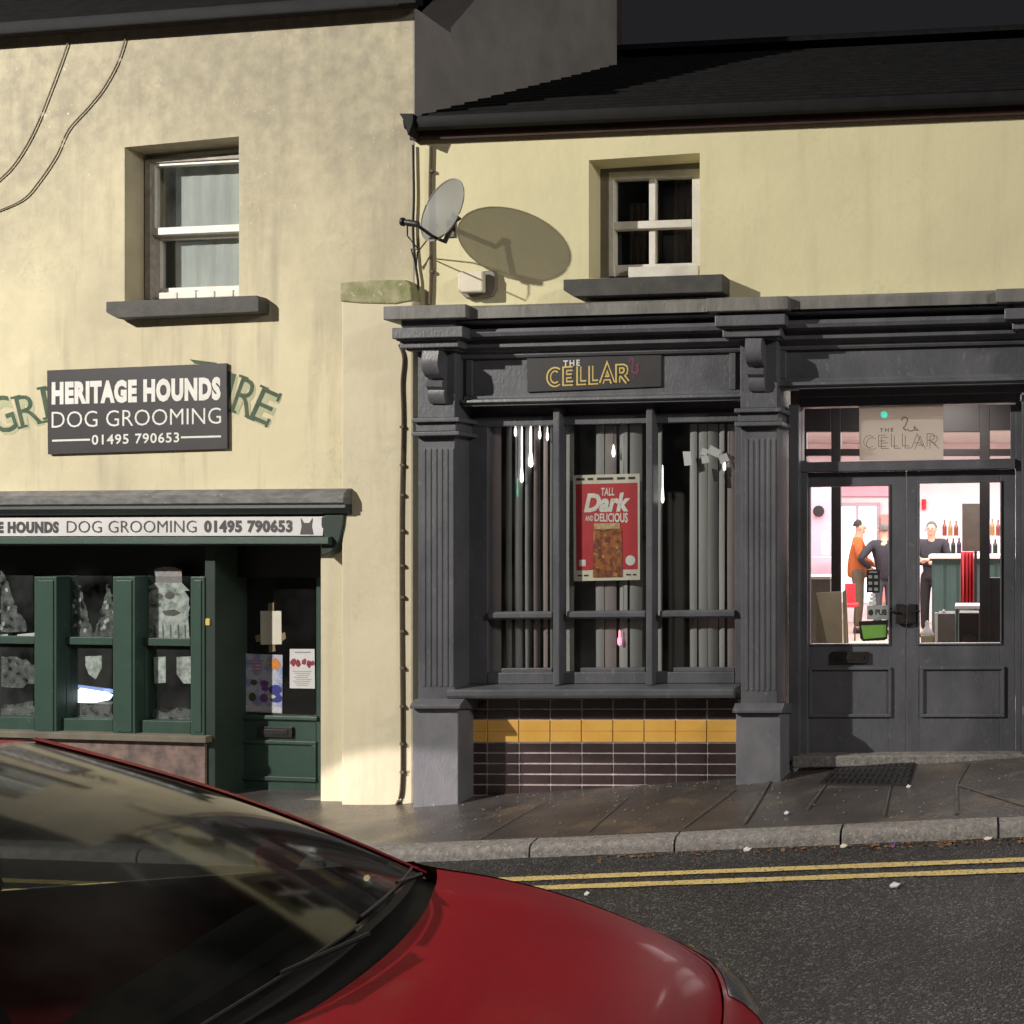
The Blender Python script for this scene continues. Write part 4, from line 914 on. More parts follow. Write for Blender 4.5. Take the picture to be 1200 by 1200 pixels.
    for sd in (1,-1):
        mb = MB(); mb.sweep([[W((x, sd*.122+w*math.cos(a)*(1), h*.5+h*.5*math.sin(a))) for a in [6.28318*k/10 for k in range(10)]] for x, w, h in ((-.075,.02,.05),(-.06,.038,.09),(.0,.042,.10),(.07,.048,.075),(.14,.046,.055),(.185,.03,.04),(.195,.01,.03))]); O('shoe', mb, M['black'], t, smooth=80)
    return t
dM = 17.6
person(PD(1005.5, fl(dM), dM), .10, 1.80, 'person in an orange jumper and khaki trousers standing in profile', dict(arm_l=((.02,.26,1.18),(.24,.18,1.08)), arm_r=((.03,-.25,1.17),(.26,-.17,1.05))), M['orange'], M['khaki'], M['hair'], .55)
person(PD(1036, fl(17.3), 17.3), 1.9, 1.74, 'person in a dark jacket and grey jeans seen from behind with a bent elbow', dict(arm_l=((-.10,.42,1.20),(.06,.20,1.05)), arm_r=((-.02,-.27,1.17),(.10,-.24,.95))), M['navy'], M['jeans'], M['grhair'], .7)
person(PD(1092, fl(17.0), 17.0), -1.75, 1.77, 'person in dark jacket and dark trousers facing the door with folded arms', dict(arm_l=((.06,.29,1.18),(.20,-.04,1.18)), arm_r=((.06,-.29,1.16),(.21,.05,1.13))), M['navy'], M['dktrous'], M['grhair'], .35)

# ---- fixtures on the pub wall
b0 = .30; bL = .33
dc = RW.P(518, 246, b0)
ds = T('satellite_dish', 'grey perforated satellite dish on a wall bracket casting a long oval shadow', 'satellite dish', RW.P(527, 345, 0))
n = (RW.t*-.50 + RW.n*.80 + Vector((0,0,.22))).normalized(); ax1 = n.cross(Vector((0,0,1))).normalized(); ax2 = n.cross(ax1).normalized()
if ax2.z < 0: ax2 = -ax2
tilt = .0; rows = []
for i in range(9):
    r = i/8; rows.append([dc + (ax1*math.cos(a)*.275 + ax2*math.sin(a)*.232)*r - n*.06*(1-r*r) for a in [6.28318*k/40 for k in range(40)]])
rows[0] = [dc - n*.06 + (ax1*math.cos(a) + ax2*math.sin(a))*.002 for a in [6.28318*k/40 for k in range(40)]]
mb = MB(); mb.sweep(rows, caps=False); O('reflector', mb, M['dish'], ds, smooth=80)
mb = MB(); mb.tube([rows[-1][k % 40] for k in range(41)], .005, 6); O('rim', mb, M['gable'], ds, smooth=True)
foot = dc - ax2*.21; lnb = RW.P(487, 262.5, b0+.20)
mb = MB(); mb.tube([foot - n*.07, foot + n*.02, lnb], .012); O('feed_arm', mb, M['iron'], ds, smooth=True)
mb = MB(); ld = (RW.P(466, 259, b0+.2)-lnb); ld.normalize(); mb.tube([lnb - ld*.02, lnb + ld*.05, lnb + ld*.09], [.022,.024,.018], 10); mb.tube([lnb + ld*.085, lnb+ld*.10], [.03,.03], 12)
O('receiver_head', mb, M['iron'], ds, smooth=True)
mb = MB(); hub = dc - n*.075; wp = RW.P(527, 334, .0)
mb.tube([hub, hub - n*.05, RW.P(526, 263, .20), RW.P(528, 267, .0)], .019, 8); mb.tube([hub - n*.03, RW.P(521, 284, .29)], .016, 8)
O('wall_bracket', mb, M['iron'], ds, smooth=True)
mb = MB(); RW.rect(mb, 523, 533, 256, 278, 0, .012); O('mount_plate', mb, M['iron'], ds, bevel=.003)
mb = MB(); e = lnb + ld*.06; mb.tube([e, e + Vector((0,0,-.09)), e + Vector((.05,.05,-.17)), RW.P(482, 292, .08), RW.P(487, 310, .03)], .005, 6); mb.tube([foot + n*.02, RW.P(500, 282, .2), RW.P(489, 296, .05), RW.P(488, 312, .03)], .005, 6); O('lead', mb, M['cable'], ds, smooth=True)
al = T('alarm_box', 'cream burglar alarm box on the wall under the satellite dish', 'alarm box', RW.P(557, 350, 0))
mb = MB(); RW.poly(mb, [(536,322),(540,317.5),(566,317),(566,342),(540,343),(536,338)], .06, .105); O('cover', mb, M['fabricbox'], al, bevel=.012)
mb = MB(); RW.poly(mb, [(537,324),(541,319),(579,316.5),(581,326),(580,338),(576,346.5),(546,350),(537,341)], .0, .045); O('back_plate', mb, mat('grey_plastic', (.22,.20,.17), None, rough=.5), al, bevel=.01)
def cable(name, pts, r, m, label, w=RW, b=.012, clips=()):
    fine = []
    P_ = [Vector((u, v)) for u, v in pts]
    for i in range(len(P_)-1):
        p0, p1, p2, p3 = P_[max(i-1,0)], P_[i], P_[i+1], P_[min(i+2,len(P_)-1)]
        for k in range(6):
            t = k/6; fine.append(.5*((2*p1)+(-p0+p2)*t+(2*p0-5*p1+4*p2-p3)*t*t+(-p0+3*p1-3*p2+p3)*t**3))
    fine.append(P_[-1]); mb = MB(); mb.tube([w.P(p.x, p.y, b) for p in fine], r, 7)
    t = T(name, label, 'cable', w.P(*pts[-1], 0)); O('sheath', mb, m, t, smooth=True)
    if clips:
        mb = MB()
        for u, v in clips: w.rect(mb, u-2.2, u+2.2, v-1.5, v+1.5, 0, b+r+.003)
        O('clips', mb, m, t)
cable('wall_cable', [(484,170),(485,230),(484,270),(487,310),(490,335),(484,352),(476,357)], .009, M['cable'], 'thin black cable dropping down the corner beside the dish', b=.02)
cable('wall_cable', [(505,172),(504,230),(505,290),(505,330),(504,357)], .012, M['bcable'], 'thicker brown cable running straight down the wall behind the dish', clips=[(504.5,200),(504.5,262),(505,318)], b=.014)
cable('wall_cable', [(468,404),(473,420),(471,450),(472,500),(470,600),(470,720),(471,860),(470,925),(464,944)], .010, M['bcable'], 'long brown cable clipped down the pier beside the charcoal pilaster', LW, .097, [(470.5,v) for v in (500,545,580,622,663,700,740,783,828,872,905)])
cable('wall_cable', [(83,40),(72,72),(60,104),(45,142),(30,172),(12,198),(-10,218)], .0055, M['wcable'], 'left one of two slack cables looping down from the eaves at the left', LW, .012)
cable('wall_cable', [(149,38),(138,72),(122,102),(104,125),(80,152),(66,182),(46,212),(26,234),(-10,250)], .0055, M['wcable'], 'right one of two slack cables looping down from the eaves at the left', LW, .012)

# ------------------------------------------------------------------ GROOMING SHOP (left house)
shop = T('grooming_shop', 'taller cream rendered house with a dark green dog grooming shopfront', 'building', LW.pt(LW.A(240), 0, z=-.05))
cE = LW.pt(LW.A(484), 0, z=0)                       # the corner
mb = MB(); aL, aR = LW.A(-700), LW.A(484); w0, w1 = LW.A(146), LW.A(280); zl, zh = LW.P(213, 352).z, LW.P(213, 167).z
zt = lambda u: LW.P(u, LW.vs(26, u, 240)).z; zs = LW.P(200, 585).z
def ls(p, t=.45): 
    f = [LW.pt(a, 0, z=z) for a, z in p]; mb.prism(f, [q - LW.n*t for q in f])
ls([(aL, zs), (w0, zs), (w0, zt(146)), (aL, zt(-700))]); ls([(w1, zs), (aR, zs), (aR, zt(484)), (w1, zt(280))]); ls([(w0, zh-.01), (w1, zh+.02), (w1, zt(280)), (w0, zt(146))]); ls([(w0, zs), (w1, zs), (w1, zl), (w0, zl)])
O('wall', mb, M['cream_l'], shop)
mb = MB(); dA = LW.A(376); f = [LW.pt(a, 0, z=z) for a, z in ((dA, -.3), (aR, -.3), (aR, zs), (dA, zs))]; mb.prism(f, [q - LW.n*.45 for q in f]); O('lower_wall', mb, M['pier'], shop)
# gable: grey flank facing right
dn2 = -LW.n; zt0 = zt(484)
mb = MB(); g0 = LW.pt(aR, .0, z=0) - LW.n*.451
prof = [(0, 1.9), (0, zt0+.05), (2.72, zt0+3.2), (2.72, 1.9)]
f = [g0 + dn2*t + Vector((0,0,z)) for t, z in prof]; mb.prism(f, [p - LW.t*.4 for p in f]); O('gable_wall', mb, M['gable'], shop)
mb = MB(); LW.slab(mb, aR+.0005, aR+.012, 1.9, zt0-.005, -.60, -.0); O('gable_return', mb, M['gable'], shop)
# roof with verge
mb = MB(); rows = []
for u in (-700, -300, 0, 200, 300, 400, 482):
    a = LW.A(u); e = LW.pt(a, .14, LW.vs(13, u, 240)); rows.append([e, e + dn2*3.3 + Vector((0,0,2.42)), e + dn2*3.3 + Vector((0,0,2.32)), e + Vector((0,0,-.07))])
mb.sweep(rows); O('roof', mb, M['slate'], shop)
mb = MB(); f = [LW.pt(LW.A(-700), -3.1, z=1.9), LW.pt(aR-.41, -3.1, z=1.9), LW.pt(aR-.41, -3.1, z=zt0+2.2), LW.pt(LW.A(-700), -3.1, z=zt(-700)+2.2)]; mb.prism(f, [p + dn2*.2 for p in f]); O('rear_wall', mb, M['gable'], shop)
mb = MB(); LW.mould(mb, -700, 486, [(.055,8),(.14,8),(.15,14),(.14,21),(.11,25),(.055,25)], 240); O('gutter', mb, mat('grey_gutter', (.020,.020,.022), (.014,.014,.016), 8, .7, spec=.12), shop, smooth=30)
mb = MB(); LW.mould(mb, -700, 485, [(0,12),(.05,12),(.05,25.5),(0,27)], 240); O('eaves_board', mb, M['soffit'], shop)
# upstairs window
b = -.18; wf = MB()
LW.rect(wf, 169.5, 176, 183, 349, b-.06, b+.02, 236); LW.rect(wf, 296, 304, 183, 349, b-.06, b+.02, 236); LW.rect(wf, 176.1, 295.9, 183, 188, b-.06, b+.02, 236)
wfo = O('window', wf, mat('weathered_frame', (.46,.42,.37), (.30,.27,.24), 12, .7), shop, bevel=.004)
mb = MB(); LW.rect(mb, 176.5, 181.5, 188.5, 272, b-.045, b+.004, 236); LW.rect(mb, 181.6, 295, 188.5, 192, b-.045, b+.004, 236); LW.rect(mb, 181.6, 295, 264.5, 273, b-.045, b+.01, 236); LW.rect(mb, 290, 295.8, 192.1, 264.4, b-.045, b+.004, 236)
O('upper_sash', mb, M['white'], wfo, bevel=.003)
mb = MB(); LW.rect(mb, 180, 188, 275, 347, b-.10, b-.05, 236); LW.rect(mb, 188.1, 295, 336, 348, b-.10, b-.045, 236); LW.rect(mb, 188.1, 295, 274, 279, b-.10, b-.05, 236); O('lower_sash', mb, M['white'], wfo, bevel=.003)
mb = MB(); LW.rect(mb, 181, 291, 191, 265, b-.022, b-.018, 236); O('pane', mb, M['dirtyglass'], wfo)
mb = MB(); LW.rect(mb, 188, 295, 278, 337, b-.08, b-.076, 236); O('pane', mb, M['dirtyglass'], wfo)
mb = MB(); rows = []
for i in range(31):
    u = 206+110*i/30; bb_ = b-.113+.0022*math.sin(i*1.3); rows.append([LW.P(u, 188-.05*(u-206), bb_), LW.P(u, 268, bb_), LW.P(u, 346, bb_)])
mb.grid(rows); O('net_curtain', mb, M['net'], wfo, smooth=60)
mb = MB()
for i in range(5): LW.rect(mb, 186+i*22, 186+i*22+21, 340+random.uniform(-1,1.5), 349, b-.03, b+.03, 236)
O('loose_boards', mb, M['white'], wfo, bevel=.006)
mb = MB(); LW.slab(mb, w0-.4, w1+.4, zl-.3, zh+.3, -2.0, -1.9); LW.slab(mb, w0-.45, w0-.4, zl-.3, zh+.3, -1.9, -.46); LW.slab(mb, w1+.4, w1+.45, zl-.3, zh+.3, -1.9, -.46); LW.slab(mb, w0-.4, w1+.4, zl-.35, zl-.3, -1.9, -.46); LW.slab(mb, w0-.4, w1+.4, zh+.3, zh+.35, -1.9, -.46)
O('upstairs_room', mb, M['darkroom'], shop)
mb = MB(); LW.poly(mb, [(124,353.5),(300,346),(303,350),(303,365.5),(137,373),(124,366)], -.05, .10); LW.poly(mb, [(147,354),(281,348),(281,356),(147,362)], -.40, -.0505); O('window_sill', mb, M['sill'], shop, bevel=.006)
# pier against the pub
mb = MB(); LW.poly(mb, [(400,352),(484,350),(484,960),(400,960)], .001, .085); O('pier', mb, M['pier'], shop, bevel=.015)
mb = MB(); LW.poly(mb, [(398,331),(440,327.5),(474,327.5),(481,333),(483,352),(462,356),(420,355),(398,353)], .001, .098); O('pier_cap', mb, M['moss'], shop, bevel=.012)

# painted lettering left over from an older shop
pl = T('painted_lettering', 'faded arched green letters painted on the cream wall behind the dark sign', 'lettering', LW.P(160, 500, .001))
def letter(mb, s, cx, cy, w, h, ang, b, bold):
    c, sn = math.cos(ang), math.sin(ang)
    def mp(a, t, db=0):
        x, y = (a-.5)*w, (t-.5)*h; return LW.P(cx+x*c-y*sn, cy+x*sn+y*c, b+db)
    text(mb, s, mp, bold)
    return mp
mg, mpale = MB(), MB()
for s, cx, cy, w, h, an in (('G',2,486,28,44,-.32), ('R',33,480,26,36,-.24), ('E',62,470,24,36,-.2), ('R',288,465,24,42,.34), ('E',310,476,22,40,.42), ('I',268,456,8,38,.25)):
    letter(mpale, s, cx+2.5, cy+3, w, h, an, .0015, .05)
    mp = letter(mg, s, cx, cy, w, h, an, .003, -.004)
    for (x0, x1, t) in ((-.16,.30,.0),(-.16,.30,1.0)) if s in 'REI' else (): ribbon(mg, [(x0, t), (x1, t)], .07, mp, .0004, asp=w/h)
    if s == 'E': ribbon(mg, [(1.0,-.04),(1.0,.22)], .07, mp, .0007, asp=w/h); ribbon(mg, [(1.0,.78),(1.0,1.05)], .07, mp, .0007, asp=w/h)
    if s == 'R': ribbon(mg, [(.75,1.0),(1.2,1.0)], .07, mp, .0007, asp=w/h)
mg.add([LW.P(222,421,.003), LW.P(254,425,.003), LW.P(254,428,.003), LW.P(228,426,.003)], [(0,1,2,3)])
O('outline', mpale, M['oldpale'], pl); O('letters', mg, M['oldgreen'], pl)
# dark board
sg = T('grooming_sign', 'dark board lettered HERITAGE HOUNDS DOG GROOMING with a phone number on the cream wall', 'sign', LW.P(160, 533, .006))
mb = MB(); LW.poly(mb, [(55,434),(265.5,425.5),(266.5,526),(56,532.5)], .006, .024); O('board', mb, M['board'], sg, bevel=.002)
mb = MB(); bq = .0252
text(mb, 'HERITAGE HOUNDS', LW.quadmap([(60.5,447.5),(258.5,441.5),(258.5,469),(60.5,474.5)], bq), .062, spacing=1.12)
text(mb, 'DOG GROOMING', LW.quadmap([(60.5,482.5),(259,477.5),(259,496.5),(60.5,501.5)], bq), -.006)
text(mb, '01495 790653', LW.quadmap([(107.5,509.5),(210,506.5),(210,518.5),(107.5,521.5)], bq), .018, spacing=1.12)
for q in ([(61,515.3),(105.5,514),(105.5,516.3),(61,517.6)], [(212,511.4),(259,510.2),(259,512.5),(212,513.7)]): patch(mb, LW.quadmap(q, bq), 0, 0, 1, 1)
O('lettering', mb, M['letter'], sg)
# shopfront cornice
mb = MB(); LW.mould(mb, -700, 402, [(0,574),(.13,574),(.17,580),(.175,590),(.16,592),(0,592)], 200); O('lead_cap', mb, mat('wet_lead', (.22,.22,.22), (.13,.13,.13), 8, .28, .2, 14, c3=(.30,.30,.30), c3scale=14, stretch=(1,1,3)), shop, smooth=25)
mb = MB(); LW.mould(mb, -700, 404, [(-.1,592.3),(.155,592.3),(.16,596),(.13,600),(.12,602),(.075,604),(.06,606),(.05,612),(-.1,612)], 200); O('cornice', mb, M['dkgreen'], shop, smooth=25)
mb = MB(); LW.mould(mb, -700, 384, [(-.1,612.3),(.055,612.3),(.075,628),(.14,630),(.145,637),(.10,639),(-.1,639)], 200); O('fascia', mb, M['green'], shop, smooth=25)
mb = MB(); LW.poly(mb, [(384,602),(404,601),(402,618),(398,634),(388,648),(376,652),(376,606)], .001, .10); O('corbel', mb, M['dkgreen'], shop, bevel=.01)
bn = T('fascia_banner', 'long white banner with dog grooming lettering and a dog head along the shop fascia', 'sign', LW.P(200, 632, .09))
mb = MB(); rows = []
for u in (-260, 380): rows.append([LW.pt(LW.A(u,.09), bb, LW.vs(v, u, 200)) for bb, v in ((.078,606),(.088,606),(.108,628),(.098,628))])
mb.sweep(rows); O('strip', mb, M['strip'], bn)
def bmap(u0, u1, v0, v1):
    def f(a, t, db=0):
        u = u0+(u1-u0)*a; v = LW.vs(v0+(v1-v0)*t, u, 200); bb = .0895+(.02)*((v0+(v1-v0)*t)-606)/22; return LW.P(u, v, bb+.0015+db)
    return f
mb = MB(); text(mb, 'HERITAGE HOUNDS', bmap(-62, 68.5, 610.5, 624.5), .058, spacing=1.12); text(mb, 'DOG GROOMING', bmap(78, 230, 610, 624), -.008); text(mb, '01495 790653', bmap(239, 342.5, 609.5, 624.5), .05, spacing=1.12)
mp = bmap(351.5, 367, 607.5, 626.5); mb.add([mp(*p) for p in ((.05,0),(.30,.30),(.70,.30),(.95,0),(.88,.52),(1,1),(0,1),(.12,.52))], [tuple(range(8))])
O('lettering', mb, M['dktext'], bn)
# shopfront: head, posts, rails, glass
mb = MB(); LW.rect(mb, -700, 380, 639.5, 676, -.36, -.24, 200); O('window_head', mb, M['black'], shop)  # board coloured black for the shade under the cornice
posts = [(-330,-304),(-240,-214),(-148,-122),(-52,-26),(40,66),(132,158),(223,239.5)]
for u0, u1 in posts:
    mb = MB(); LW.rect(mb, u0, u1, 675.8, 862, -.20, -.02); LW.rect(mb, u0+4, u1-4, 680, 858, -.021, -.012); p = O('shop_post', mb, M['green'], shop, bevel=.005)
sw = [(posts[i][1], posts[i+1][0]) for i in range(6)]
for u0, u1 in sw:
    mb = MB(); LW.rect(mb, u0, u1, 748, 757, -.16, -.09, 200); LW.rect(mb, u0, u1, 845, 862, -.16, -.06, 200); LW.rect(mb, u0, u0+8, 676, 748, -.16, -.10, 200); LW.rect(mb, u0, u0+12, 757.2, 845, -.16, -.10, 200)
    wo = O('shop_window', mb, M['green'], shop, bevel=.004)
    mb = MB(); LW.rect(mb, u0+1, u1-1, 675, 846, -.134, -.13, 200); O('pane', mb, M['dirtyglass'], wo)
mb = MB(); LW.rect(mb, -700, 241, 862.3, 870, -.25, .03, 200); O('shop_sill', mb, M['revl'], shop, bevel=.006)
mb = MB(); LW.rect(mb, -700, 240, 870.3, 965, -.25, -.01, 200); O('stall_riser', mb, mat('pinkish_painted_brick', (.28,.19,.165), (.12,.095,.088), 9, .8, .5, 30), shop)
mb = MB(); LW.rect(mb, 240, 252, 639.6, 940, -.34, -.03); LW.rect(mb, 252.2, 268, 639.6, 940, -.40, -.28); O('door_jamb', mb, M['dkgreen'], shop, bevel=.004)
mb = MB(); b = -.30
LW.rect(mb, 268.3, 277, 640, 938, b-.05, b+.02, 322); LW.rect(mb, 370.5, 386, 640, 938, b-.05, b, 322); LW.rect(mb, 277.1, 370.4, 640, 668, b-.05, b, 322); LW.rect(mb, 277.1, 370.4, 838, 938, b-.05, b-.002, 322)
sd = O('shop_door', mb, M['green'], shop, bevel=.004)
mb = MB(); LW.mould(mb, 277, 371, [(b-.002,838),(b+.016,839),(b+.02,843),(b-.002,845)], 322); LW.rect(mb, 277.5, 370, 868, 872, b-.003, b+.014, 322); LW.rect(mb, 277.5, 281, 872.2, 910, b-.003, b+.012, 322); LW.rect(mb, 366, 370, 872.2, 910, b-.003, b+.012, 322); LW.rect(mb, 277.5, 370, 910.2, 915, b-.003, b+.016, 322); O('panel_moulding', mb, M['green'], sd, bevel=.004)
mb = MB(); LW.rect(mb, 304, 342, 852, 864, b-.001, b+.018); LW.rect(mb, 309, 337, 855, 861, b+.018, b+.022); O('letterbox', mb, M['iron'], sd, bevel=.004)
mb = MB(); LW.rect(mb, 277, 371, 667, 839, b-.03, b-.026, 322); O('pane', mb, M['glass'], sd)
mb = MB(); mb.tube([LW.P(273, 800, b+.02), LW.P(273, 800, b+.07), LW.P(262, 796, b+.075)], .009); O('handle', mb, M['iron'], sd, smooth=True)
mb = MB(); LW.poly(mb, [(240,939),(377,937),(377,952),(240,954)], -.5, -.02); O('doorstep', mb, M['revl'], shop, bevel=.01)
mb = MB(); LW.rect(mb, 240.6, 245.5, 725, 733, -.0295, -.02); O('bell_push', mb, M['yellowt'], shop, bevel=.003)
# dark shop interior
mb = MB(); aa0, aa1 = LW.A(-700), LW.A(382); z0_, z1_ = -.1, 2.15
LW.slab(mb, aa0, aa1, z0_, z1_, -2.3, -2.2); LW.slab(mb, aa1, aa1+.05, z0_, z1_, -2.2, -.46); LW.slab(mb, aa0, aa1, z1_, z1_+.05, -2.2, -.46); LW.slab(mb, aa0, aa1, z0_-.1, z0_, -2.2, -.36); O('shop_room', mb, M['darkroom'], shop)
mb = MB(); LW.rect(mb, -300, 236, 846, 850, -.75, -.20, 200); single('display_shelf', mb, M['greyb'], 'grey display shelf running behind the green shop windows', 'shelf')
# notices on the shop door
NB = b-.0225
nt = T('blank_notice', 'plain cream sheet taped high on the green door glass', 'notice', LW.P(317, 756, NB))
mb = MB(); LW.poly(mb, [(305,716),(329.5,716),(330,755),(305.5,755.5)], NB-.003, NB); O('sheet', mb, M['paper'], nt)
mb = MB()
for q in ([(314,707),(321,706),(321,716),(314,716)], [(299,745),(305,743),(305,752),(300,752)], [(330,742),(334,741),(335,748),(330,752)], [(315,756),(322,756),(323,763),(315,765)]): LW.poly(mb, q, NB-.003, NB-.001)
O('tape', mb, mat('brown_tape', (.26,.20,.12), None, rough=.5), nt)
ev = T('event_poster', 'blue and violet poster with round pictures on the lower green door glass', 'poster', LW.P(308, 836, NB))
Q = [(287,766),(331,767.5),(330.5,836),(285.5,834)]; mb = MB(); LW.poly(mb, Q, NB-.003, NB); O('sheet', mb, mat('poster_blue_white', (.50,.52,.62), (.22,.30,.55), 14, .6, lo=.45, hi=.6), ev)
mp = LW.quadmap(Q, NB+.0012)
for nm, col, shapes in (('title', (.5,.22,.3), [('p',.14,.10,.50,.125),('p',.10,.15,.48,.18),('p',.16,.21,.46,.235),('p',.2,.27,.44,.295),('p',.22,.33,.40,.35)]), ('star', (.75,.28,.05), [('d',.80,.16,.14,.10)]), ('violet_pictures', (.20,.09,.34), [('d',.53,.5,.12,.055),('d',.55,.585,.10,.045),('d',.52,.75,.11,.075)]), ('blue_panel', (.04,.05,.30), [('d',.82,.60,.17,.085),('d',.84,.74,.17,.08)]), ('dark_pictures', (.09,.09,.05), [('d',.25,.49,.09,.05),('d',.22,.74,.10,.075)]), ('speech_panel', (.72,.68,.48), [('d',.72,.72,.11,.035)]), ('footer', (.68,.68,.70), [('p',.02,.89,.98,.98)])):
    mb = MB()
    for i, sh in enumerate(shapes):
        (disc(mb, mp, sh[1], sh[2], sh[3], sh[4], .0002*i+(.0008 if nm == 'speech_panel' else 0), wob=.25 if nm in ('star',) else .05) if sh[0] == 'd' else patch(mb, mp, sh[1], sh[2], sh[3], sh[4], 0))
    O(nm, mb, mat('ink_'+nm, col, tuple(k*.7 for k in col), 60, .6), ev)
fy = T('small_flyer', 'small white flyer with a red flower picture on the green door glass', 'flyer', LW.P(354, 806, NB))
Q = [(339.5,760.5),(368.5,760.5),(369,807),(339.5,806.5)]; mb = MB(); LW.poly(mb, Q, NB-.003, NB); O('sheet', mb, M['paperw'], fy)
mp = LW.quadmap(Q, NB+.0012); mb = MB()
for x, y, r in ((.15,.34,.11),(.34,.36,.10),(.58,.33,.09),(.78,.38,.10),(.92,.36,.07)): disc(mb, mp, x, y, r, r*.9, wob=.3)
O('flower_picture', mb, mat('red_flower_ink', (.42,.04,.07), (.15,.03,.05), 60, .6), fy)
mb = MB()
for i in range(8): patch(mb, mp, .5-.38+.04*((i*7) % 5), .56+i*.05, .88-.05*((i*5) % 4), .575+i*.05)
patch(mb, mp, .2, .07, .85, .10); O('small_print', mb, mat('grey_ink', (.30,.30,.33), None), fy)
# seasonal decals on the inside of the shop glass (white snow spray)
M['spray'] = mat('white_snow_spray', (.74,.80,.76), (.50,.55,.53), 26, .9, lo=.3, hi=.7, c3=(.20,.23,.22), c3scale=40, c3lo=.62, c3hi=.70)
M['sprayf'] = mat('thin_snow_spray', (.24,.27,.26), (.10,.115,.11), 34, .9, lo=.35, hi=.65, c3=(.33,.35,.34), c3scale=50, c3lo=.58, c3hi=.64)
def patchy(m, lo, hi, amax):
    N, L = m.node_tree.nodes, m.node_tree.links; g = N.new('ShaderNodeNewGeometry'); n = N.new('ShaderNodeTexNoise'); n.inputs['Scale'].default_value = 17; n.inputs['Detail'].default_value = 7
    L.new(g.outputs['Position'], n.inputs['Vector']); r = N.new('ShaderNodeMapRange'); r.inputs[1].default_value = lo; r.inputs[2].default_value = hi; r.inputs[4].default_value = amax
    L.new(n.outputs['Fac'], r.inputs[0]); L.new(r.outputs[0], N['Principled BSDF'].inputs['Alpha'])
patchy(M['spray'], .20, .62, .95); patchy(M['sprayf'], .36, .66, .9)
GB = -.142
sm = T('snowman_decal', 'white sprayed snowman with a tall grey hat on the shop window nearest the door', 'decal', LW.P(197, 750, GB))
def blobpoly(pts, wob=1.2, n=4):
    out = []
    for i in range(len(pts)):
        a, c = pts[i], pts[(i+1) % len(pts)]
        for k in range(n): out.append((a[0]+(c[0]-a[0])*k/n+random.uniform(-wob,wob), a[1]+(c[1]-a[1])*k/n+random.uniform(-wob,wob)))
    return out
mb = MB(); LW.poly(mb, blobpoly([(171,750),(171,730),(175,722),(172,708),(174,694),(182,689),(198,687),(214,690),(221,700),(222,716),(220,726),(222,750)], .8), GB-.002, GB); O('figure', mb, M['spray'], sm)
mb = MB(); LW.poly(mb, blobpoly([(183,684),(181,667),(192,664),(205,665),(213,668),(213,684)], .5), GB-.002, GB+.0005); O('hat', mb, mat('grey_hat_spray', (.34,.32,.32), (.24,.225,.225), 30, .9), sm)
mb = MB(); LW.poly(mb, [(170,690),(182,683),(213,683),(222,692),(214,693),(198,688),(182,689)], GB+.001, GB+.0015); O('hat_brim', mb, M['spray'], sm)
mb = MB()
for q in (LW.quadmap([(183,695),(190,695),(190,702),(183,702)], GB+.0022), LW.quadmap([(193,694),(204,693),(204,702),(193,702)], GB+.0022)): disc(mb, q, .5, .5, .5, .5)
LW.poly(mb, [(175,708),(188,707),(188,711),(178,712)], GB+.0015, GB+.002); LW.poly(mb, [(190,716),(204,714),(212,718),(204,722),(193,721)], GB+.0015, GB+.002)
for u in (180,190,199,208,216): LW.poly(mb, [(u,732),(u+1.3,732),(u+1.8,748),(u+.6,748)], GB+.0015, GB+.002)
O('features', mb, M['greyb'], sm)
def treedecal(cx, top, bot, w, label):
    t = T('tree_decal', label, 'decal', LW.P(cx, bot, GB), 'sprayed trees on the shop glass'); mb = MB(); pts = [(cx, top)]; k = 6
    L_ = [(cx-w*(i+1)/k*(1 if i % 2 else 1.15), top+(bot-top)*(i+1)/k) for i in range(k)]; R2 = [(cx+w*(i+1)/k*(1 if i % 2 else 1.15), top+(bot-top)*(i+1)/k) for i in range(k)]
    LW.poly(mb, blobpoly([(cx, top)]+R2+L_[::-1], 2.0, 3), GB-.002, GB); O('spray', mb, M['sprayf'], t)
    mb = MB()
    for i in range(9):
        y = random.uniform(.3,.95); q = LW.quadmap([(cx-w*y,top+(bot-top)*y-3),(cx-w*y+2*w*y,top+(bot-top)*y-3),(cx+w*y,top+(bot-top)*y+3),(cx-w*y,top+(bot-top)*y+3)], GB+.001); disc(mb, q, random.uniform(.15,.85), .5, 1.9/(2*w*y), .4, .0003*i, wob=.3, n=10)
    O('baubles', mb, M['spray'], t)
treedecal(91, 681, 747, 17, 'grey sprayed tree on the middle shop window'); treedecal(127, 684, 747, 17, 'grey sprayed tree half hidden by the green post at right of the middle window'); treedecal(1, 668, 740, 30, 'larger grey sprayed tree on the leftmost shop window')
for q, lb in (([(20,743.5),(40.5,741.5),(40.5,750),(20,751.5)], 'small white label with a red mark low on the leftmost window'), ([(-6,744.5),(9,743),(9,750),(-6,751)], 'small white label cut off at the left edge of the photo')):
    mb = MB(); LW.poly(mb, q, GB-.002, GB+.003); single('window_label', mb, M['paperw'], lb, 'label')
for q, lb in (([(100,769),(119,768.5),(119,783),(112,796),(104,790),(100,780)], 'pale torn paper in the lower middle shop window'), ([(180,770),(194,769.5),(194,800),(181,801)], 'pale narrow paper at left in the lower window under the snowman'), ([(207,770),(226,769),(226,801),(215,801),(207,790)], 'pale broad paper at right in the lower window under the snowman')):
    mb = MB(); LW.poly(mb, q, GB-.002, GB+.002); single('window_paper', mb, M['spray'], lb, 'paper')
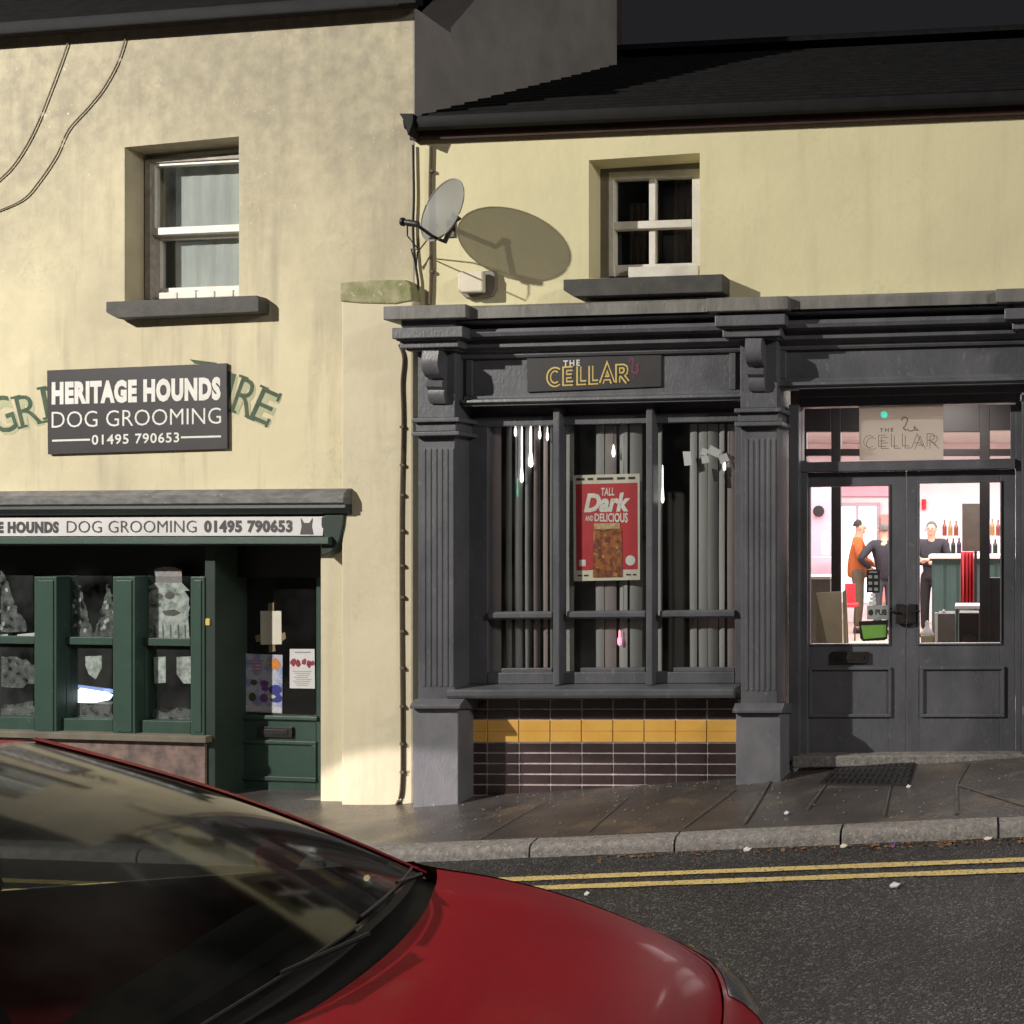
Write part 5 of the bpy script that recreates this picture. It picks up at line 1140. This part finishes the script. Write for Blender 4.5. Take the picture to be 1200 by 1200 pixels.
mb = MB(); LW.poly(mb, blobpoly([(-30,772),(0,769),(25,772),(42,780),(42,800),(20,806),(-30,806)], 2), GB-.002, GB); single('snow_scene_decal', mb, M['sprayf'], 'grey sprayed rounded scene low on the leftmost shop window', 'decal')
mb = MB(); LW.poly(mb, blobpoly([(-30,818),(10,826),(40,822),(40,843),(-30,843)], 2), GB-.002, GB); LW.poly(mb, blobpoly([(88,823),(110,826),(131,822),(131,844),(86,844)], 2), GB-.002, GB); single('snow_drift_decal', mb, M['sprayf'], 'thin sprayed snow drifts along the bottom of the shop windows', 'decal')
mb = MB(); LW.poly(mb, blobpoly([(180,832),(196,836),(207,828),(226,832),(226,844),(178,845)], 1.5), GB-.002, GB); single('snow_drift_decal', mb, M['sprayf'], 'thin sprayed snow drift in the lower window under the snowman', 'decal')
lt = T('headlight_glint', 'bright white glow added for a headlight reflection in the middle shop window', 'lamp', LW.P(112, 823, -.30))  # glowing shape and base added in place of a headlight's reflection
mb = MB(); LW.poly(mb, [(89,809),(94,806),(118,810),(128,815),(124,821),(108,824),(90,824)], -.30, -.26); O('glint_face', mb, M['lamp'], lt, bevel=.008)
mb = MB(); LW.rect(mb, 90, 128, 824.3, 838, -.36, -.24); O('glint_base', mb, M['greyb'], lt, bevel=.006); mb = MB(); LW.poly(mb, [(90,803),(128,808),(132,812),(92,806.5)], -.29, -.265); O('blue_edge', mb, emis('lit_blue_edge', (.35,.5,1), .9), lt)

# ------------------------------------------------------------------ RED CAR
CX, CY, YAW, PIT = -1.4022, 2.4784, .0988, .0556
CZ = zroad(CX, CY) + .004
cp, sp_, cy_, sy_ = math.cos(PIT), math.sin(PIT), math.cos(YAW), math.sin(YAW)
def C3(x, y, z):
    X = x*cp - z*sp_; Z = x*sp_ + z*cp; return Vector((CX + X*cy_ - y*sy_, CY + X*sy_ + y*cy_, CZ + Z))
car = T('parked_car', 'dark red hatchback parked in the foreground, nose to the right', 'car', C3(-1, 0, 0))
def rearx(y): return .145*(1-(y/.68)**2)                                     # bonnet rear edge
def lerp(a, b, t): return a+(b-a)*t
def interp(tab, x):
    for (x0, *a), (x1, *c) in zip(tab, tab[1:]):
        if x <= x1: 
            t = max(0, min(1, (x-x0)/(x1-x0))); t = t; return [lerp(p, q, t) for p, q in zip(a, c)]
    return list(tab[-1][1:])
# x, half width of bonnet top, centre height, edge height, body half width
BON = [(-.10,.690,1.035,1.012,.835),(0.,.681,1.008,.982,.836),(.145,.680,.984,.945,.838),(.30,.675,.944,.895,.838),(.44,.664,.900,.838,.834),(.58,.640,.850,.775,.822),(.70,.602,.795,.712,.795),(.785,.555,.742,.660,.760),(.87,.47,.672,.600,.70),(.93,.36,.610,.55,.63)]
from bisect import bisect
def smooth_interp(tab, x):
    xs_ = [r[0] for r in tab]; i = max(0, min(len(tab)-2, bisect(xs_, x)-1)); x0, x1 = xs_[i], xs_[i+1]; h = x1-x0; t = max(0, min(1, (x-x0)/h)); out = []
    for c in range(1, len(tab[0])):
        p0, p1 = tab[i][c], tab[i+1][c]; m0 = (p1-tab[i-1][c])/(x1-xs_[i-1]) if i else (p1-p0)/h; m1 = (tab[i+2][c]-p0)/(xs_[i+2]-x0) if i+2 < len(tab) else (p1-p0)/h
        out.append((2*t**3-3*t*t+1)*p0+(t**3-2*t*t+t)*h*m0+(-2*t**3+3*t*t)*p1+(t**3-t*t)*h*m1)
    return out
def bontop(x, f):                                                            # f in [-1,1] across the bonnet
    w, zc, ze, _ = smooth_interp(BON, x); a = abs(f); z = zc - (zc-ze)*(.30*a**2+.70*a**5) + .010*math.exp(-((a-.62)/.10)**2)*max(0, 1-x)
    return w*f, z
# bonnet
mb = MB(); rows = []; NX, NY = 26, 24
for j in range(NY+1):
    f = -.985+1.97*j/NY; r = []
    for i in range(NX+1):
        t = i/NX; w0 = .68*f; x0 = rearx(w0)+.0; x1 = .845 - .10*abs(f)**3
        x = x0+(x1-x0)*t; y, z = bontop(x, f); r.append(C3(x, y, z))
    r.append(C3(x1+.006, y*.995, z-.02)); rows.append(r)
mb.grid(rows); bo = O('bonnet', mb, M['carpaint'], car, smooth=80)
# wings, sides and front as one shell outside the bonnet
def side_prof(x):
    w, zc, ze, W_ = smooth_interp(BON, x) if x > -.1 else (None,)*4
    return w, zc, ze, W_
for sd in (1, -1):
    mb = MB(); rows = []
    for i in range(31):
        x = -.08+.66*i/30; w, zc, ze, W_ = smooth_interp(BON, x); y0, z0 = bontop(x, 1.0); 
        drop = max(0, ze-.62)
        pr = [(w*.993, z0+.004), (w+.018, ze-.006), (lerp(w, W_, .45), ze-.035), (lerp(w, W_, .80), ze-.085), (W_, ze-.17 if ze-.17 > .45 else .45), (W_+.004, .44), (W_-.01, .34), (W_-.05, .20)]
        # wheel arch cut
        dx = x-.22; 
        if abs(dx) < .345:
            za = .31+math.sqrt(max(0, .345**2-dx*dx)); pr = pr[:5] + [(W_+.004, max(za+.03, .44)), (W_+.004, max(za, .34)), (W_-.01, max(za-.001, .20))]
        rows.append([C3(x, sd*y, z) for y, z in pr])
    mb.grid(rows); O('front_wing', mb, M['carpaint'], car, smooth=60)
# nose: one surface swept round the bonnet edge (bumper), lamps let into its corners
path = []
for k in range(9):
    x = lerp(.56, .735, k/8); path.append((x, *bontop(x, 1.0)))
for k in range(1, 40):
    f = 1-2*k/40; x1 = .845-.10*abs(f)**3; path.append((x1, *bontop(x1, f)))
path += [(x, -y, z) for x, y, z in path[:9][::-1]]
def pnorm(i):
    a, b = path[max(i-4, 0)], path[min(i+4, len(path)-1)]; tx, ty = b[0]-a[0], b[1]-a[1]; l = math.hypot(tx, ty) or 1
    n = (-ty/l, tx/l) if (-ty*.3 + 0) >= 0 or True else 0
    return n
NOSE = [(.008,-.006),(.020,-.012),(.055,-.038),(.090,-.078),(.118,-.130),(.135,-.20),(.138,-.27),(.125,-.36),(.09,-.44),(.03,-.50)]
def nose(i, j, off=0.0):
    x, y, z = path[i]; nx, ny = pnorm(i); o, dz = NOSE[j]; sf = 1.22 if (i < 9 or i > len(path)-10) else 1.0
    zz = max(.19, z+dz*(1 if j < 6 else (z-.19)/.52)); return C3(x+nx*(o*sf+off), y+ny*(o*sf+off), zz+off*.6)
mb = MB(); mb.grid([[nose(i, j) for j in range(len(NOSE))] for i in range(len(path))]); O('front_bumper', mb, M['carpaint'], car, smooth=70)
mb = MB(); mb.grid([[nose(i, j, .004) for j in (6, 7, 8)] for i in range(20, len(path)-20)]); O('grille', mb, M['black'], car, smooth=60)
for rng in (range(2, 17), range(len(path)-17, len(path)-2)):
    mb = MB(); mb.grid([[nose(i, j, .002) for j in (1, 2, 3, 4)] for i in rng]); O('headlight', mb, M['chrome'], car, smooth=60)
    mb = MB(); mb.grid([[nose(i, j, .007) for j in (1, 2, 3, 4)] for i in rng]); O('headlight_lens', mb, M['lens'], car, smooth=60)
# inner black tray under the bonnet and scuttle
mb = MB(); rows = []
for i in range(15):
    x = -.16+.98*i/14; w, zc, ze, W_ = smooth_interp(BON, max(-.1, x)); rows.append([C3(x, f*w*.97, bontop(max(-.1, x), f)[1]-.030) for f in (-1,-.6,-.3,0,.3,.6,1)])
mb.grid(rows); O('scuttle', mb, M['black'], car, smooth=60)
# windscreen: ruled and slightly bulged between base and roof edge
def ws(f, t):
    yb, yt = .672*f, .560*f; xb = rearx(yb)-.055; zb = 1.012+.022*(1-f*f); xt = -.945+.085*(1-f*f); zt_ = 1.438+.036*(1-f*f)
    x, y, z = lerp(xb, xt, t), lerp(yb, yt, t), lerp(zb, zt_, t); bul = .034*math.sin(math.pi*t)*(1-.25*f*f)
    z -= .028*(abs(f)**4)*(1-t)
    return x+bul*.45, y, z+bul
mb = MB(); mb.grid([[C3(*ws(-.955+1.91*i/28, .01+.98*j/24)) for j in range(25)] for i in range(29)]); O('windscreen', mb, M['cglass'], car, smooth=80)
for sd in (1, -1):                                                           # A pillars
    mb = MB(); rows = []
    for j in range(25):
        t = -.03+1.03*j/24; a = ws(sd*.95, t); c = ws(sd*1.0, t); rows.append([C3(a[0], a[1], a[2]+.005), C3(lerp(a[0],c[0],.6), lerp(a[1],c[1],.7), c[2]+.012), C3(c[0]-.01, c[1]+sd*.010, c[2]-.008), C3(c[0]-.05, c[1]-sd*.005, c[2]-.05)])
    mb.grid(rows); O('windscreen_pillar', mb, M['carpaint'], car, smooth=60)
mb = MB(); mb.grid([[C3(*[k if q < 2 else k-.004 for q, k in enumerate(ws(-.95+1.9*i/24, t))]) for t in (-.005,.045,.075)] for i in range(25)])
O('glass_border', mb, M['black'], car, smooth=60)
# roof and rear
RT = [(-.945,.565,1.438,1.474),(-1.2,.575,1.452,1.494),(-1.6,.575,1.446,1.490),(-2.0,.56,1.425,1.468),(-2.35,.535,1.385,1.425)]
mb = MB(); rows = []
for i in range(19):
    x = -.945-1.405*i/18; tb = sorted(RT); w, ze, zc = smooth_interp(tb, x)
    fx = .085*max(0, 1-(i/6)); rows.append([C3(x+fx*(1-f*f), w*f*1.0, zc-(zc-ze)*(f*f*.6+.4*f**6)) for f in [-1+2*k/16 for k in range(17)]] )
mb.grid(rows); O('roof', mb, M['carpaint'], car, smooth=80)
mb = MB(); mb.grid([[C3(lerp(-2.36,-2.66,t), lerp(.53,.60,t)*f, lerp(1.42,.99,t)-.03*f*f) for t in (0,.3,.6,1)] for f in [-1+2*k/12 for k in range(13)]]); O('rear_window', mb, M['sideglass'], car, smooth=80)
mb = MB()
for sd in (1, -1):
    rows = []
    for i in range(61):
        x = -.09-2.62*i/60; W_ = .835-.06*max(0, (-x-2.2)/.5)**2; zb_ = .985+.01*(-x); 
        pr = [(W_-.075, zb_), (W_-.03, zb_-.06), (W_, zb_-.20), (W_+.004, .50), (W_-.01, .36), (W_-.05, .20)]
        dx = x+2.17
        if abs(dx) < .345:
            za = .31+math.sqrt(max(0, .345**2-dx*dx)); pr = pr[:3]+[(W_+.004, max(za+.02, .50)), (W_+.004, max(za, .36)), (W_-.02, max(za-.001, .2))]
        rows.append([C3(x, sd*y, z) for y, z in pr])
    mb.grid(rows)
rows = [[C3(-2.71-.05*math.cos(f*1.5), .775*f, z) for z in (1.0,.85,.6,.4,.22)] for f in [-1+2*k/12 for k in range(13)]]; mb.grid(rows)
O('body', mb, M['carpaint'], car, smooth=60)
for sd in (1, -1):
    mb = MB(); rows = []
    for i in range(25):
        t = i/24; x = lerp(-.20, -2.30, t); zb_ = .992+.01*(-x)
        k = min(1, max(0, (-x-.20)/.80)); zt_ = lerp(1.03, 1.425, min(1, k)) if x > -1.0 else lerp(1.425, 1.375, max(0, (-x-1.0)/1.3)); yt = lerp(.66, .567, min(1, k)) if x > -1.0 else .567-.03*max(0, (-x-1.6)/.7)
        rows.append([C3(x, sd*lerp(.748, yt, q), lerp(zb_, max(zt_, zb_+.01), q)) for q in (0,.35,.7,1)])
    mb.grid(rows); O('side_window', mb, M['sideglass'], car, smooth=80)
    mb = MB(); mb.tube([C3(-1.22, sd*.752, 1.0), C3(-1.24, sd*.69, 1.2), C3(-1.26, sd*.58, 1.43)], .03); O('door_pillar', mb, M['black'], car, smooth=True)
    mb = MB(); mb.sweep([[C3(-.53+.05*math.cos(a)*s_, sd*(.85+y), 1.0+.065*math.sin(a)*s_) for a in [6.28318*k/12 for k in range(12)]] for y, s_ in ((-.02,.6),(.0,.95),(.09,1),(.14,.8),(.16,.3))]); O('door_mirror', mb, M['carpaint'], car, smooth=80)
    for wx in (.22, -2.17):
        c = C3(wx, sd*.745, .31); axv = (C3(0, sd, 0)-C3(0,0,0))
        mb = MB(); mb.lathe(c, [(.19,-.09),(.29,-.09),(.31,-.07),(.31,.05),(.295,.075),(.20,.075),(.19,.06)], axv, 36); wh = O('wheel', mb, M['tyre'], car, smooth=40)
        mb = MB(); mb.lathe(c, [(.0,.035),(.05,.06),(.06,.055),(.07,.04),(.17,.055),(.198,.065),(.20,.04),(.20,-.08)], axv, 36); O('rim', mb, M['alloy'], wh, smooth=40)
# cabin
mb = MB(); rows = []
for f in [-1+2*k/16 for k in range(17)]:
    rows.append([C3(rearx(.66*f)-.10, .655*f, .985), C3(-.28, .65*f, .975+.02*(1-f*f)), C3(-.48, .64*f, .93), C3(-.55, .64*f, .80), C3(-.52, .64*f, .40)])
mb.grid(rows); O('dashboard', mb, mat('dashboard_plastic', (.025,.025,.026), None, rough=.6), car, smooth=60)
for sd in (1, -1):
    mb = MB(); mb.sweep([[C3(x+.05*math.sin(a)*1.0, sd*.34+.22*w*math.cos(a), z) for a in [6.28318*k/14 for k in range(14)]] for x, z, w in ((-.95,.35,.9),(-1.0,.55,1.05),(-1.1,.80,1.05),(-1.2,1.05,.9),(-1.22,1.09,.5),(-1.23,1.13,.5),(-1.25,1.28,.55),(-1.26,1.31,.3))]); O('seat', mb, M['seat'], car, smooth=60)
mb = MB(); mb.tube([C3(-.70+.06*math.sin(a), -.34+.18*math.cos(a), .92+.16*math.sin(a)) for a in [6.28318*k/28 for k in range(29)]], .014); O('steering_wheel', mb, M['black'], car, smooth=True)
mb = MB(); mb.box(-.1,-.1,-.1,-.09,-.09,-.09); mb = MB()
rows = [[C3(x, f*.74, .22) for f in (-1,0,1)] for x in (-2.7,-1,.8)]; mb.grid(rows); O('underbody', mb, M['black'], car)
for f0, f1 in ((.86, .08), (.02, -.80)):
    mb = MB(); pts = [ws(lerp(f0, f1, k/10), .012+.012*k/10) for k in range(11)]
    mb.tube([C3(x, y, z+.008) for x, y, z in pts], .004, 6); q0 = ws(f0, .0); q1 = pts[5]; mb.tube([C3(q0[0]+.02, q0[1]-.02, q0[2]), C3(q1[0], q1[1], q1[2]+.016)], [.006,.004], 6); O('wiper', mb, M['black'], car, smooth=True)
mb = MB(); p = ws(.86, .10); mb.lathe(C3(p[0]-.03, p[1]-.02, p[2]-.05), [(0,0),(.007,.0),(.008,.006),(0,.01)], (.5,-.6,.6), 12); O('windscreen_glint', mb, emis('lit_amber_dot', (1,.72,.38), 1.2), car, smooth=True)  # glowing dot added in place of a lamp's reflection on the windscreen

# ------------------------------------------------------------------ light
w = bpy.data.worlds.new('World'); SC.world = w; w.use_nodes = True
bg = w.node_tree.nodes['Background']; bg.inputs[0].default_value = (.92,.90,1.0,1); bg.inputs[1].default_value = .016
def lamp(name, kind, loc, energy, col, **k):
    l = bpy.data.lights.new(name, kind); l.energy = energy; l.color = col
    for a, v in k.items(): setattr(l, a, v)
    o = bpy.data.objects.new(name, l); COL.objects.link(o); o.location = loc; return o
def aim(o, tgt): o.rotation_euler = (Vector(tgt)-o.location).to_track_quat('-Z', 'Y').to_euler()
S = RW.P(610, 290, 0); dirv = (RW.P(518, 246, bL) - S); LP = RW.P(518, 246, bL) + dirv*26
st = lamp('street_lamp_light', 'SPOT', LP, 11000, (1,.945,.85), spot_size=R_(100), spot_blend=.3, shadow_soft_size=.13)
aim(st, (-2.5, 7.0, .2))
far = lamp('far_fill_light', 'POINT', (10, -1, 8), 2900, (1,.93,.86), shadow_soft_size=.9)  # lamp added out of view for soft fill from the right
hd = lamp('passing_headlight', 'SPOT', (-11, 4.6, .55), 3000, (1,.88,.84), spot_size=R_(17), spot_blend=.12, shadow_soft_size=.05); aim(hd, (-4.4, 7.7, -.62))
hall = lamp('bar_ceiling_light', 'AREA', (0, 15.2, FZ+3.05), 950, (1,.91,.90), shape='RECTANGLE', size=6, size_y=6)
aim(hall, (0, 15.2, 0))
lob = lamp('lobby_light', 'AREA', (-.3, 9.4, FZ+2.9), 45, (1,.9,.82), size=.6); aim(lob, (-.3, 9.6, 0))

# ------------------------------------------------------------------ camera
cam = bpy.data.cameras.new('camera'); co = bpy.data.objects.new('camera', cam); COL.objects.link(co)
co.location = (0, 0, EZ); co.rotation_euler = (R_(90), 0, 0); cam.sensor_width = 36; cam.lens = 36*F/1200
cam.shift_x = (600-CU)/1200; cam.shift_y = (CV-600)/1200; cam.clip_start = .05; cam.clip_end = 500
SC.camera = co
SC.view_settings.view_transform = 'Standard'; SC.view_settings.look = 'None'; SC.view_settings.exposure = 0; SC.view_settings.gamma = 1
try: SC.cycles.max_bounces = 10; SC.cycles.transparent_max_bounces = 16; SC.cycles.use_denoising = True; SC.cycles.sample_clamp_indirect = 5
except Exception: pass
